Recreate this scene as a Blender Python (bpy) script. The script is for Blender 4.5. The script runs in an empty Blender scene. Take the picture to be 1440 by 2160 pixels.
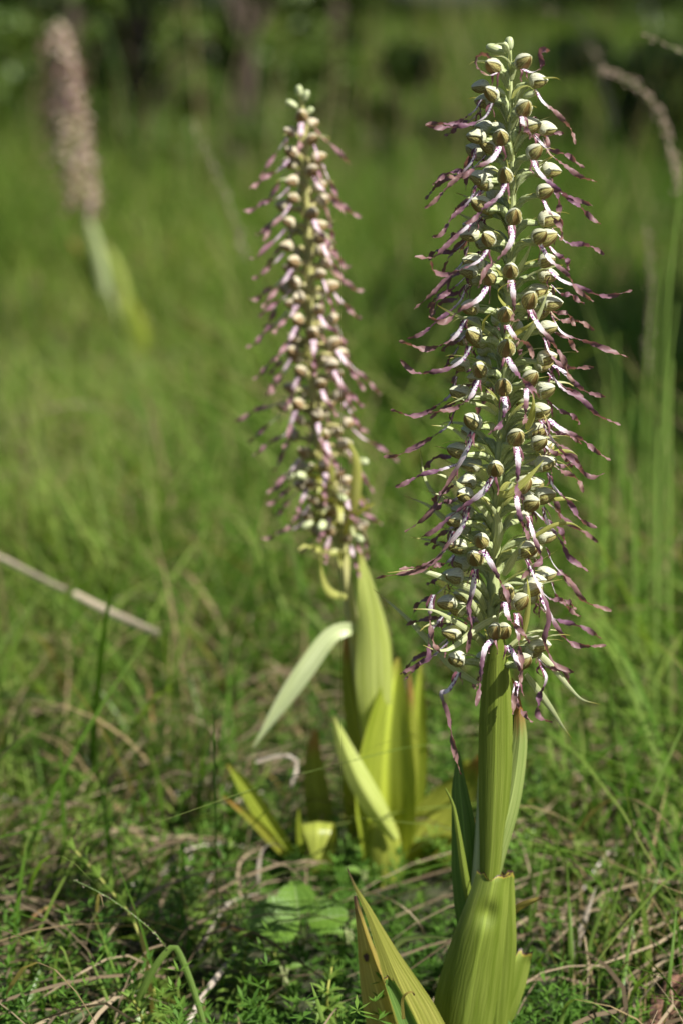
import bpy, math, random
import numpy as np
from mathutils import Vector, Matrix

# ------------------------------------------------------------------ camera, sky, sun, exposure
S = bpy.context.scene
COL = S.collection
CAM_H, PITCH, LENS = 0.643, math.radians(13.0), 85.0
FPX = 2160 * LENS / 36.0
cam_d = bpy.data.cameras.new('camera')
cam_d.lens = LENS; cam_d.sensor_fit = 'VERTICAL'; cam_d.sensor_height = 36.0; cam_d.sensor_width = 24.0
cam_d.clip_start = 0.05; cam_d.clip_end = 400
cam_d.dof.use_dof = True; cam_d.dof.focus_distance = 1.33; cam_d.dof.aperture_fstop = 5.2
cam = bpy.data.objects.new('camera', cam_d); COL.objects.link(cam)
cam.location = (0, 0, CAM_H); cam.rotation_euler = (math.pi / 2 - PITCH, 0, 0)
S.camera = cam

SUN_DIR = Vector((0.66, -0.46, 0.95)).normalized()          # towards the sun
W = bpy.data.worlds.new('World'); S.world = W; W.use_nodes = True
nt = W.node_tree; nt.nodes.clear()
sky = nt.nodes.new('ShaderNodeTexSky'); sky.sky_type = 'NISHITA'; sky.sun_disc = False
sky.sun_elevation = math.asin(SUN_DIR.z); sky.sun_rotation = math.atan2(SUN_DIR.x, SUN_DIR.y)
bg = nt.nodes.new('ShaderNodeBackground'); bg.inputs[1].default_value = 0.05
out = nt.nodes.new('ShaderNodeOutputWorld')
nt.links.new(sky.outputs[0], bg.inputs[0]); nt.links.new(bg.outputs[0], out.inputs[0])
sun_d = bpy.data.lights.new('sun', 'SUN'); sun_d.energy = 5.0; sun_d.angle = math.radians(0.53); sun_d.color = (1.0, 0.965, 0.91)
sun = bpy.data.objects.new('sun', sun_d); COL.objects.link(sun)
sun.rotation_euler = (-SUN_DIR).to_track_quat('-Z', 'Y').to_euler()
V_ = S.view_settings; V_.view_transform = 'Standard'; V_.look = 'None'; V_.gamma = 1.0; V_.use_curve_mapping = False
V_.exposure = 1.04
S.render.engine = 'CYCLES'
S.cycles.use_denoising = True
S.cycles.max_bounces = 8; S.cycles.transparent_max_bounces = 4
S.cycles.diffuse_bounces = 4; S.cycles.transmission_bounces = 5; S.cycles.caustics_reflective = False; S.cycles.caustics_refractive = False

RNG = np.random.default_rng(7); random.seed(7)
FWD = np.array([0, math.cos(PITCH), -math.sin(PITCH)]); UPV = np.array([0, math.sin(PITCH), math.cos(PITCH)])

def ray(px, py):
    return FWD + np.array([1.0, 0, 0]) * ((px - 720) / FPX) + UPV * ((1080 - py) / FPX)
def P(px, py, Y):                                            # where the line of sight of a photo pixel meets the plane y = Y
    d = ray(px, py); return np.array([0, 0, CAM_H]) + d * (Y / d[1])
def gz(x, y):                                                # height of the ground
    x = np.asarray(x, float); y = np.asarray(y, float)
    b = 0.012 * np.sin(5.1 * x + 1.3) * np.sin(3.7 * y + .4) + 0.006 * np.sin(13 * x + 4 * y) + 0.004 * np.sin(21 * y - 9 * x)
    far = np.clip((y - 2.4) / 3, 0, 1)
    return b * (0.5 + 0.5 * np.clip((y - 1.2), 0, 1)) + far * 0.03 * np.sin(1.9 * x + .7 * y) + 0.010 * np.clip(y - 12, 0, None) ** 1.25
def G(px, py, lift=0.0):                                     # where it meets the ground
    d = ray(px, py); t = (CAM_H - lift) / -d[2]; p = np.array([0, 0, CAM_H]) + d * t
    for _ in range(4):
        t = (CAM_H - lift - float(gz(p[0], p[1]))) / -d[2]; p = np.array([0, 0, CAM_H]) + d * t
    return p
def mmpx(Y): return Y / math.cos(PITCH) / FPX

def spline(pts, n):
    pts = np.asarray(pts, float); m = len(pts)
    if m == 2: return pts[0] + np.linspace(0, 1, n)[:, None] * (pts[1] - pts[0])
    q = np.vstack([2 * pts[0] - pts[1], pts, 2 * pts[-1] - pts[-2]])
    t = np.linspace(0, m - 1, n); i = np.clip(t.astype(int), 0, m - 2); f = (t - i)[:, None]
    a, b, c, d = q[i], q[i + 1], q[i + 2], q[i + 3]
    return .5 * (2 * b + (c - a) * f + (2 * a - 5 * b + 4 * c - d) * f ** 2 + (3 * b - a - 3 * c + d) * f ** 3)
def resample(path, n):
    L = np.r_[0, np.cumsum(np.linalg.norm(np.diff(path, axis=0), axis=1))]
    t = np.linspace(0, L[-1], n)
    return np.stack([np.interp(t, L, path[:, k]) for k in range(path.shape[1])], 1)
def unit(a): return a / (np.linalg.norm(a, axis=-1, keepdims=True) + 1e-12)

# ------------------------------------------------------------------ meshes
def grid_faces(r, c, wrap=False, off=0):
    i = np.arange(r - 1)[:, None]; j = np.arange(c if wrap else c - 1)[None, :]
    a = i * c + j; b = i * c + (j + 1) % c
    return (np.stack([a, b, b + c, a + c], -1).reshape(-1, 4) + off)
def mesh(name, V, F, mat, uv=None, attrs=None, smooth=True):
    me = bpy.data.meshes.new(name)
    V = np.ascontiguousarray(V, np.float32); F = np.ascontiguousarray(F, np.int32)
    me.vertices.add(len(V)); me.vertices.foreach_set('co', V.ravel())
    k = F.shape[1]
    me.loops.add(F.size); me.loops.foreach_set('vertex_index', F.ravel())
    me.polygons.add(len(F)); me.polygons.foreach_set('loop_start', np.arange(0, F.size, k, dtype=np.int32))
    me.polygons.foreach_set('use_smooth', np.full(len(F), smooth))
    if uv is not None:
        l = me.uv_layers.new(name='UVMap'); l.data.foreach_set('uv', np.ascontiguousarray(uv, np.float32)[F.ravel()].ravel())
    for n, a in (attrs or {}).items():
        at = me.attributes.new(n, 'FLOAT', 'POINT'); at.data.foreach_set('value', np.ascontiguousarray(a, np.float32))
    me.materials.append(mat); me.update(calc_edges=True); me.validate()
    return me
WORLD = {}
def link(name, me, parent=None, loc=(0, 0, 0), rot=None):
    o = bpy.data.objects.new(name, me); COL.objects.link(o)
    loc = np.asarray(loc, float); WORLD[o.name] = loc
    if parent is not None:
        o.parent = parent; loc = loc - WORLD[parent.name]
    if rot is not None:
        o.matrix_local = Matrix.Translation(Vector(loc)) @ rot.to_4x4()
    else: o.location = Vector(loc)
    return o
def obj(name, V, F, mat, parent=None, loc=(0, 0, 0), uv=None, attrs=None, smooth=True):
    loc = np.asarray(loc, float)
    return link(name, mesh(name, np.asarray(V) - loc, F, mat, uv, attrs, smooth), parent, loc)
def thing(name, label, cat, loc, group=None):
    o = link(name, None, None, loc); o.empty_display_size = .02
    return tag(o, label, cat, group)
def tag(o, label, cat, group=None):
    o['label'] = label; o['category'] = cat
    if group: o['group'] = group
    return o
def kind(o, k): o['kind'] = k; return o
class MB:                                                    # collects grids into one mesh
    def __init__(s): s.V = []; s.F = []; s.U = []; s.A = {}; s.n = 0
    def add(s, V, F, uv, **at):
        s.V.append(V); s.F.append(F + s.n); s.U.append(uv); s.n += len(V)
        for k, a in at.items(): s.A.setdefault(k, []).append(np.broadcast_to(a, len(V)))
        return s
    def build(s, name, mat, parent=None, loc=(0, 0, 0), smooth=True):
        return obj(name, np.vstack(s.V), np.vstack(s.F), mat, parent, loc, np.vstack(s.U), {k: np.concatenate(a) for k, a in s.A.items()}, smooth)
def tube_grid(path, rad, k=8, twist=0.0, rib=0.0, nrib=3):
    n = len(path); T = unit(np.gradient(path, axis=0)); rad = np.interp(np.linspace(0, 1, n), np.linspace(0, 1, len(rad)), rad)
    ref = np.array([0, 0, 1.0]) if abs(T[0][2]) < .9 else np.array([1.0, 0, 0])
    N = np.zeros_like(T); N[0] = unit(np.cross(np.cross(T[0], ref), T[0]))
    for i in range(1, n):
        N[i] = unit(N[i - 1] - T[i] * np.dot(N[i - 1], T[i]))
    B = np.cross(T, N); a = np.linspace(0, 2 * np.pi, k, endpoint=False)[None, :] + twist * np.linspace(0, 1, n)[:, None]
    r = rad[:, None] * (1 + rib * np.cos(nrib * np.linspace(0, 2 * np.pi, k, endpoint=False)))[None, :]
    V = path[:, None, :] + N[:, None, :] * (np.cos(a) * r)[..., None] + B[:, None, :] * (np.sin(a) * r)[..., None]
    uv = np.stack(np.broadcast_arrays(np.arange(k)[None, :] / k, np.linspace(0, 1, n)[:, None]), -1).reshape(-1, 2)
    return V.reshape(-1, 3), grid_faces(n, k, True), uv
def ribbon_grid(path, width, normal0, twist=None, nc=5, channel=0.15, ruffle=None):
    n = len(path); T = unit(np.gradient(path, axis=0)); N = np.zeros_like(T)
    n0 = np.asarray(normal0, float); N[0] = unit(n0 - T[0] * np.dot(n0, T[0]))
    for i in range(1, n): N[i] = unit(N[i - 1] - T[i] * np.dot(N[i - 1], T[i]))
    B = np.cross(T, N)
    if twist is not None:
        c, s_ = np.cos(twist)[:, None], np.sin(twist)[:, None]; N, B = N * c + B * s_, B * c - N * s_
    w = np.interp(np.linspace(0, 1, n), np.linspace(0, 1, len(width)), width) if len(width) != n else np.asarray(width)
    s = np.linspace(-1, 1, nc)
    off = B[:, None, :] * (s[None, :] * w[:, None])[..., None] + N[:, None, :] * ((s ** 2)[None, :] * w[:, None] * channel)[..., None]
    if ruffle is not None: off = off + N[:, None, :] * (np.abs(s)[None, :] ** 2 * ruffle[:, None] * np.sign(s)[None, :])[..., None]
    V = path[:, None, :] + off
    uv = np.stack(np.broadcast_arrays((s[None, :] + 1) / 2, np.linspace(0, 1, n)[:, None]), -1).reshape(-1, 2)
    return V.reshape(-1, 3), grid_faces(n, nc), uv

# ------------------------------------------------------------------ materials
class NT:
    def __init__(s, name):
        s.m = bpy.data.materials.new(name); s.m.use_nodes = True; s.t = s.m.node_tree; s.t.nodes.clear()
        s.o = s.t.nodes.new('ShaderNodeOutputMaterial')
    def n(s, typ, **kw):
        x = s.t.nodes.new(typ)
        for k, v in kw.items(): setattr(x, k, v)
        return x
    def put(s, sock, v):
        if hasattr(v, 'is_output') or isinstance(v, bpy.types.NodeSocket): s.t.links.new(v, sock)
        elif isinstance(v, (tuple, list)) and len(v) == 3 and sock.type == 'RGBA': sock.default_value = (*v, 1)
        else: sock.default_value = v
    def math(s, op, a, b=None, c=None, clamp=False):
        x = s.n('ShaderNodeMath', operation=op, use_clamp=clamp); s.put(x.inputs[0], a)
        if b is not None: s.put(x.inputs[1], b)
        if c is not None: s.put(x.inputs[2], c)
        return x.outputs[0]
    def mix(s, f, a, b, mode='MIX'):
        x = s.n('ShaderNodeMixRGB', blend_type=mode); s.put(x.inputs[0], f); s.put(x.inputs[1], a); s.put(x.inputs[2], b); return x.outputs[0]
    def noise(s, vec, scale, detail=2.0, rough=.5):
        x = s.n('ShaderNodeTexNoise'); s.put(x.inputs['Vector'], vec); x.inputs['Scale'].default_value = scale
        x.inputs['Detail'].default_value = detail; x.inputs['Roughness'].default_value = rough; return x.outputs[0]
    def step(s, v, lo, hi, a=0.0, b=1.0):
        x = s.n('ShaderNodeMapRange', interpolation_type='SMOOTHSTEP'); s.put(x.inputs[0], v)
        x.inputs[1].default_value = lo; x.inputs[2].default_value = hi; x.inputs[3].default_value = a; x.inputs[4].default_value = b; return x.outputs[0]
    def attr(s, name): return s.n('ShaderNodeAttribute', attribute_name=name).outputs['Fac']
    def uv(s):
        x = s.n('ShaderNodeUVMap', uv_map='UVMap').outputs[0]; y = s.n('ShaderNodeSeparateXYZ'); s.put(y.inputs[0], x); return x, y.outputs[0], y.outputs[1]
    def pos(s): return s.n('ShaderNodeNewGeometry').outputs['Position']
    def scaled(s, vec, sc):
        x = s.n('ShaderNodeVectorMath', operation='MULTIPLY'); s.put(x.inputs[0], vec); x.inputs[1].default_value = sc; return x.outputs[0]
    def rnd(s): return s.n('ShaderNodeObjectInfo').outputs['Random']
    def ramp(s, f, stops):
        x = s.n('ShaderNodeValToRGB'); s.put(x.inputs[0], f); e = x.color_ramp.elements
        while len(e) < len(stops): e.new(.5)
        for i, (p, c) in enumerate(stops): e[i].position = p; e[i].color = (*c, 1)
        return x.outputs[0]
    def finish(s, col, rough=.5, trans=0.0, tcol=None, spec=.4, bump=None, bstr=.3, bdist=.001, sheen=0.0, coat=0.0):
        p = s.n('ShaderNodeBsdfPrincipled'); s.put(p.inputs['Base Color'], col); s.put(p.inputs['Roughness'], rough)
        p.inputs['Specular IOR Level'].default_value = spec
        if sheen: p.inputs['Sheen Weight'].default_value = sheen
        nb = None
        if bump is not None:
            b = s.n('ShaderNodeBump'); b.inputs['Strength'].default_value = bstr; b.inputs['Distance'].default_value = bdist
            s.put(b.inputs['Height'], bump); nb = b.outputs[0]; s.t.links.new(nb, p.inputs['Normal'])
        sh = p.outputs[0]
        if trans:
            t = s.n('ShaderNodeBsdfTranslucent'); s.put(t.inputs[0], tcol if tcol is not None else col)
            if nb is not None: s.t.links.new(nb, t.inputs['Normal'])
            m = s.n('ShaderNodeMixShader'); s.put(m.inputs[0], trans); s.t.links.new(sh, m.inputs[1]); s.t.links.new(t.outputs[0], m.inputs[2]); sh = m.outputs[0]
        s.t.links.new(sh, s.o.inputs[0]); return s.m

def leaf_mat(name, base, pale, tip=(.22, .12, .03), tip_at=2.0, ribw=.045, veins=15, trans=.3, rough=.37, rib=.6, mark=(.06, .025, .03), half=None, spots=0.0):
    m = NT(name); uvv, u, v = m.uv()
    long_ = m.scaled(uvv, (6, 1.2, 1)); n1 = m.noise(long_, 1.6, 3); n2 = m.noise(m.scaled(uvv, (60, 3, 1)), 1.0, 2)
    c = m.mix(m.step(n1, .3, .7), base, pale)
    c = m.mix(m.math('MULTIPLY', m.step(n2, .4, .75), .22), c, pale)
    jit = m.math('MULTIPLY_ADD', m.noise(m.scaled(uvv, (3, 1.5, 1)), 3.0, 1), .12, u)
    w = m.math('SINE', m.math('MULTIPLY', jit, veins * 2 * math.pi))
    line = m.step(w, .62, 1.0)
    c = m.mix(m.math('MULTIPLY', line, .26), c, tuple(x * .45 for x in base))
    d = m.math('ABSOLUTE', m.math('SUBTRACT', u, .5))
    c = m.mix(m.step(d, ribw, ribw * .2, 0, rib), c, tuple(min(1, x * 1.6) for x in pale))
    if half is not None: c = m.mix(m.step(u, .47, .53), half, c)
    if spots: c = m.mix(m.step(m.noise(m.scaled(uvv, (4, 14, 1)), 2.6, 3), 1 - spots, 1.03 - spots), c, (.10, .055, .02))
    if tip_at < 1.5:
        tv = m.math('MULTIPLY_ADD', m.noise(m.scaled(uvv, (7, 4, 1)), 1.5, 3), .22, v)
        c = m.mix(m.step(tv, tip_at + .06, tip_at + .24), c, tip)
    mk = m.math('ADD', m.attr('mark'), m.math('MULTIPLY_ADD', m.noise(uvv, 30, 2), .5, -.25))
    c = m.mix(m.step(mk, .15, .42), c, (.36, .30, .05)); c = m.mix(m.step(mk, .42, .7), c, mark)
    fine = m.noise(m.pos(), 900, 2)
    h = m.math('MULTIPLY_ADD', w, -.5, m.math('MULTIPLY', fine, .6))
    tc = m.mix(.5, c, (.36, .42, .03), 'MULTIPLY'); tc = m.mix(.45, c, m.mix(1.0, c, (2.0, 1.75, .5), 'MULTIPLY'))
    return m.finish(c, rough, trans, tc, .45, h, .22, .0004)

# grass blades: colour varies from blade to blade, paler where sun is painted in (rnd) and dead blades are straw (dry)
def blade_mat(name, g, straw, trans=.4, rough=.5, straw2=None):
    m = NT(name); uvv, u, v = m.uv(); r = m.attr('rnd'); dry = m.attr('dry')
    c = m.ramp(r, [(0, g[0]), (.5, g[1]), (1, g[2])])
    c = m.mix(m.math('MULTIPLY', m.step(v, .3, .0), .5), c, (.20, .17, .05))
    c = m.mix(m.math('MULTIPLY', m.step(m.math('ADD', v, m.math('MULTIPLY', r, .5)), .95, 1.4), .25), c, straw)
    sc = m.mix(r, straw, straw2 or tuple(x * .55 for x in straw))
    c = m.mix(dry, c, sc)
    c = m.mix(m.math('MULTIPLY', m.step(m.math('ABSOLUTE', m.math('SUBTRACT', u, .5)), .16, .02), .12), c, (.20, .27, .06))
    t = m.mix(.6, c, m.mix(1.0, c, (1.5, 1.8, .4), 'MULTIPLY'))
    return m.finish(c, rough, trans, t, .09)

M_short = blade_mat('short grass', [(.030, .076, .008), (.074, .148, .015), (.20, .27, .052)], (.34, .25, .13))
M_tall = blade_mat('tall grass', [(.032, .074, .007), (.064, .120, .012), (.13, .185, .030)], (.30, .24, .12))
M_straw = blade_mat('dead grass', [(.20, .14, .07), (.28, .20, .11), (.34, .27, .16)], (.28, .215, .14), trans=.18, rough=.6, straw2=(.105, .072, .045))
M_herb = blade_mat('ground herbs', [(.034, .090, .014), (.072, .155, .022), (.14, .225, .035)], (.25, .2, .08), trans=.35)

def simple_leaf(name, c1, c2, trans=.35, scale=3.0):
    m = NT(name); r = m.attr('rnd'); n = m.noise(m.pos(), scale, 3)
    c = m.mix(m.math('MULTIPLY_ADD', n, .6, m.math('MULTIPLY', r, .5)), c1, c2)
    return m.finish(c, .45, trans, m.mix(.5, c, m.mix(1, c, (1.8, 1.7, .5), 'MULTIPLY')), .4)
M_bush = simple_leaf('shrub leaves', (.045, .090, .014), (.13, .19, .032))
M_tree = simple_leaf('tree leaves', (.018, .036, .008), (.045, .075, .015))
def bark():
    m = NT('bark'); p = m.pos(); n = m.noise(m.scaled(p, (1, 1, .25)), 60, 4, .65)
    c = m.ramp(n, [(.25, (.025, .018, .013)), (.6, (.075, .052, .034)), (1, (.16, .11, .075))]); return m.finish(c, .85, bump=n, bstr=.8, bdist=.01)
M_bark = bark()
def soil():
    m = NT('soil'); p = m.pos(); n = m.noise(p, 9, 5, .7); f = m.noise(p, 160, 4, .7)
    c = m.ramp(n, [(.3, (.020, .022, .010)), (.55, (.034, .042, .014)), (.8, (.060, .058, .026))])
    c = m.mix(m.math('MULTIPLY', m.step(f, .55, .75), .6), c, (.16, .12, .07)); return m.finish(c, .95, bump=f, bstr=.9, bdist=.006)
M_soil = soil()

def hood_mat(name, outer, outer2, inner, streak, yl=0.0):
    m = NT(name); uvv, u, v = m.uv(); k = m.attr('zone')     # zone 0 outside, 1 inside, 2 the column
    r = m.rnd()
    wob = m.math('MULTIPLY_ADD', m.noise(m.scaled(uvv, (4, 2.5, 1)), 2.2, 2), .16, u)
    wv = m.math('SINE', m.math('MULTIPLY', wob, 96.0))
    out_c = m.mix(m.noise(m.scaled(uvv, (5, 1.5, 1)), 3, 2), outer, outer2)
    side = m.step(m.math('ABSOLUTE', m.math('SUBTRACT', u, .5)), .16, .36)     # the lower petals carry the dark veins
    out_c = m.mix(m.math('MULTIPLY', side, .55), out_c, (.42, .43, .16))
    out_c = m.mix(m.math('MULTIPLY', m.step(wv, .35, .85), m.math('MULTIPLY_ADD', side, .45, .26)), out_c, streak)
    out_c = m.mix(m.step(v, .16, .02), out_c, (.40, .46, .14))
    in_c = m.mix(m.math('MULTIPLY', m.step(wv, .0, .8), .62), inner, streak)
    in_c = m.mix(m.math('MULTIPLY', m.step(v, .85, 1.0), .5), in_c, (.5, .48, .28))
    c = m.mix(m.step(k, .3, .7), out_c, in_c); c = m.mix(m.step(k, 1.15, 1.45), c, (.27, .18, .06)); c = m.mix(m.step(k, 1.6, 1.9), c, (.44, .36, .08))
    c = m.mix(m.math('MULTIPLY', r, .25), c, m.mix(1.0, c, (.95, .90, .62), 'MULTIPLY'))
    tc = m.mix(.5, c, (.62, .55, .14), 'MULTIPLY')
    return m.finish(c, .62, .22, tc, .15, wv, .2, .0003)
M_hood = hood_mat('hood petals', (.68, .68, .55), (.50, .54, .34), (.40, .37, .13), (.15, .065, .045))
M_hood2 = hood_mat('older hood petals', (.62, .57, .44), (.50, .43, .28), (.38, .28, .13), (.22, .10, .10))
M_hood3 = hood_mat('distant hood petals', (.60, .55, .40), (.46, .36, .26), (.36, .24, .15), (.20, .08, .10))
def lip_mat(name, white, purple, brown, old=0.0):
    m = NT(name); uvv, u, v = m.uv(); r = m.rnd()
    tint = m.mix(m.math('MULTIPLY_ADD', m.noise(m.scaled(uvv, (2, 5, 1)), 2.0, 3), .8, m.math('MULTIPLY_ADD', r, .5, -.25)), purple, brown)
    tint = m.mix(m.step(v, .55, 1.0), tint, m.mix(.5, tint, brown))
    ln = m.math('SINE', m.math('MULTIPLY', u, 30)); tint = m.mix(m.math('MULTIPLY', m.step(ln, .3, 1), .22), tint, tuple(x * .5 for x in purple))
    e = m.math('MULTIPLY_ADD', m.noise(m.scaled(uvv, (3, 6, 1)), 2, 2), .10, v)
    c = m.mix(m.step(e, .25 - old, .47 - old), white, tint)
    vo = m.n('ShaderNodeTexVoronoi'); m.put(vo.inputs['Vector'], m.scaled(uvv, (3.2, 26, 1))); vo.inputs['Scale'].default_value = 1.0
    spot = m.math('MULTIPLY', m.step(vo.outputs['Distance'], .50, .36), m.step(v, .27, .14))
    c = m.mix(spot, c, (.23, .014, .23))
    edge = m.math('MULTIPLY', m.step(m.math('ABSOLUTE', m.math('SUBTRACT', u, .5)), .36, .46), m.step(v, .30, .10))
    c = m.mix(m.math('MULTIPLY', edge, .85), c, (.12, .035, .06))
    tc = m.mix(.6, c, m.mix(1.0, c, (1.7, 1.1, .55), 'MULTIPLY'))
    return m.finish(c, .5, .32, tc, .3, m.noise(m.pos(), 1400, 2), .2, .0003)
M_lip = lip_mat('lip', (.78, .75, .77), (.145, .062, .128), (.25, .150, .095), .05)
M_lip2 = lip_mat('older lip', (.70, .58, .61), (.27, .125, .18), (.30, .19, .15), .0)
M_lip3 = lip_mat('distant lip', (.56, .42, .44), (.24, .10, .15), (.30, .17, .12), .08)
def stalk_mat(name, a, b, stripe):
    m = NT(name); uvv, u, v = m.uv(); n = m.noise(m.scaled(uvv, (5, 14, 1)), 1.4, 3)
    c = m.mix(m.step(n, .3, .7), a, b); w = m.math('SINE', m.math('MULTIPLY', u, 2 * math.pi * 6))
    c = m.mix(m.math('MULTIPLY', m.step(w, .2, 1), .3), c, stripe); return m.finish(c, .45, .12, c, .35, w, .3, .0004)
M_stem = stalk_mat('orchid stem', (.36, .41, .16), (.46, .49, .25), (.25, .32, .09))
M_ovary = stalk_mat('ovary', (.30, .36, .13), (.46, .50, .28), (.15, .21, .05))
M_ovary2 = stalk_mat('older ovary', (.36, .33, .12), (.45, .40, .19), (.26, .23, .07))
M_bract = leaf_mat('bract', (.34, .39, .14), (.54, .57, .33), veins=4, trans=.35, rib=.3, tip=(.35, .30, .06), tip_at=.86)
M_bract_y = leaf_mat('yellow bract', (.34, .36, .07), (.46, .46, .14), veins=4, trans=.4, rib=.3)
ML_fresh = leaf_mat('fresh leaf', (.125, .175, .018), (.205, .255, .042), veins=19, trans=.28)
ML_dark = leaf_mat('dark leaf', (.070, .140, .024), (.12, .20, .040), veins=10, trans=.25)  # darker, less yellow green than the fresh leaf
ML_pale = leaf_mat('pale leaf', (.19, .26, .060), (.30, .36, .11), veins=11, trans=.3, tip=(.30, .13, .04), tip_at=.76, spots=.22)
ML_yellow = leaf_mat('yellowing leaf', (.25, .27, .040), (.36, .35, .075), veins=11, trans=.3, tip=(.07, .03, .035), tip_at=.88)
ML_amber = leaf_mat('amber leaf', (.36, .27, .055), (.46, .37, .10), veins=10, trans=.3, tip=(.07, .03, .035), tip_at=.88, spots=.27)
ML_second = leaf_mat('soft yellow green leaf', (.22, .28, .022), (.33, .38, .045), veins=9, trans=.45, rib=1.0, ribw=.10, tip=(.22, .13, .035), tip_at=.94, spots=.2)
ML_second_pale = leaf_mat('pale yellow leaf', (.34, .40, .07), (.45, .50, .14), veins=8, trans=.3, tip=(.14, .05, .03), tip_at=.95, spots=.3)
ML_soft = leaf_mat('rolled leaf', (.22, .26, .03), (.33, .36, .06), veins=9, trans=.3, rib=.5, spots=.2)
ML_olive = leaf_mat('olive leaf', (.17, .20, .022), (.26, .28, .04), veins=8, trans=.3, tip=(.30, .16, .05), tip_at=.80, spots=.25)
ML_glauc = leaf_mat('whitish leaf', (.33, .39, .15), (.50, .55, .30), veins=7, trans=.22, rib=.2)
ML_orange = leaf_mat('orange leaf', (.20, .215, .022), (.29, .28, .035), veins=8, trans=.35, tip=(.34, .20, .04), tip_at=.72)

# ------------------------------------------------------------------ setting: ground
def make_ground():
    ys = np.r_[np.linspace(-3, 1.0, 14), np.linspace(1.05, 4, 80), np.linspace(4.2, 26, 70), np.geomspace(27, 320, 16)]
    xs = np.r_[-np.geomspace(300, 6, 14), np.linspace(-5, -1.05, 18), np.linspace(-1, 1, 60), np.linspace(1.05, 5, 18), np.geomspace(6, 300, 14)]
    X, Y = np.meshgrid(xs, ys)
    Z = gz(X, np.minimum(Y, 60))
    V = np.stack([X, Y, Z], -1).reshape(-1, 3)
    o = obj('ground', V, grid_faces(len(ys), len(xs)), M_soil); kind(o, 'structure')
make_ground()

# ------------------------------------------------------------------ grass
def vnoise(x, y, seed=0):
    r = np.random.default_rng(seed).random((64, 64)); xi = np.floor(x).astype(int); yi = np.floor(y).astype(int); fx = x - xi; fy = y - yi
    fx = fx * fx * (3 - 2 * fx); fy = fy * fy * (3 - 2 * fy)
    g = lambda i, j: r[i % 64, j % 64]
    return (g(xi, yi) * (1 - fx) + g(xi + 1, yi) * fx) * (1 - fy) + (g(xi, yi + 1) * (1 - fx) + g(xi + 1, yi + 1) * fx) * fy
def scatter(n, y0, y1, power=1.0, margin=.38, wide=.19):
    t = RNG.random(n) ** power; y = y0 + (y1 - y0) * t
    w = wide * y + margin; x = (RNG.random(n) * 2 - 1) * w
    return x, y
def blades(x, y, h, w, lean, bend, az, seg, rnd, dry, droop=0.0, z0=-.005, taper=.75):
    n = len(x); t = np.linspace(0, 1, seg + 1)
    d = np.stack([np.cos(az), np.sin(az), np.zeros(n)], 1); side = np.stack([-np.sin(az), np.cos(az), np.zeros(n)], 1)
    base = np.stack([x, y, gz(x, y) + z0], 1)
    hor = (lean[:, None] * t + bend[:, None] * t ** 2) * h[:, None]
    ver = (t[None, :] - np.asarray(droop).reshape(-1, 1) * t[None, :] ** 2.5) * h[:, None]
    C = base[:, None, :] + d[:, None, :] * hor[..., None]; C[..., 2] += ver
    ww = w[:, None] * (1 - t[None, :] ** 1.8 * .97) ** taper * np.minimum(1, .55 + t[None, :] * 2)
    tw = RNG.normal(0, .9, n)[:, None] * t[None, :]
    sv = side[:, None, :] * np.cos(tw)[..., None] + d[:, None, :] * np.sin(tw)[..., None]
    A = C - sv * ww[..., None]; B = C + sv * ww[..., None]
    V = np.stack([A, B], 2).reshape(-1, 3)
    k = (np.arange(n)[:, None] * (2 * (seg + 1)) + np.arange(seg)[None, :] * 2).reshape(-1)
    F = np.stack([k, k + 1, k + 3, k + 2], 1)
    uv = np.stack(np.broadcast_arrays(np.array([0., 1.])[None, None, :], t[None, :, None], ), -1)
    uv = np.broadcast_to(uv, (n, seg + 1, 2, 2)).reshape(-1, 2)
    rep = 2 * (seg + 1)
    return V, F, uv, np.repeat(rnd, rep), np.repeat(dry, rep)
def field(name, mat, parts):
    mb = MB()
    for V, F, uv, r, d in parts: mb.add(V, F, uv, rnd=r, dry=d)
    o = mb.build(name, mat, smooth=False); return kind(o, 'stuff')

# clear spots round the orchids so that their leaves stay in view
def keep(x, y):
    d = ray(0, 0)
    px = 720 + FPX * x / (y / math.cos(PITCH) - CAM_H * 0 + 1e-9) * 1.0
    bad = (np.abs(x - .095) < .06) & (np.abs(y - 1.33) < .07)
    bad |= (np.abs(x - .085) < .05) & (y < 1.33)
    bad |= (np.abs(x - .03) < .085) & (y > 1.36) & (y < 1.66)
    return ~bad

def low(x, y, h):                                            # shorter grass before the distant orchid
    lim = np.where((x > -.60) & (x < -.18) & (y > 2.5) & (y < 4.6), .55 * .643 * np.clip(1 - y / 3.95, 0, 1) + .030 + .14 * np.clip(y - 3.7, 0, 1) + .4 * np.clip(np.abs(x + .39) - .14, 0, 1), 9)
    return np.minimum(h, lim)
parts = []
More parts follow.
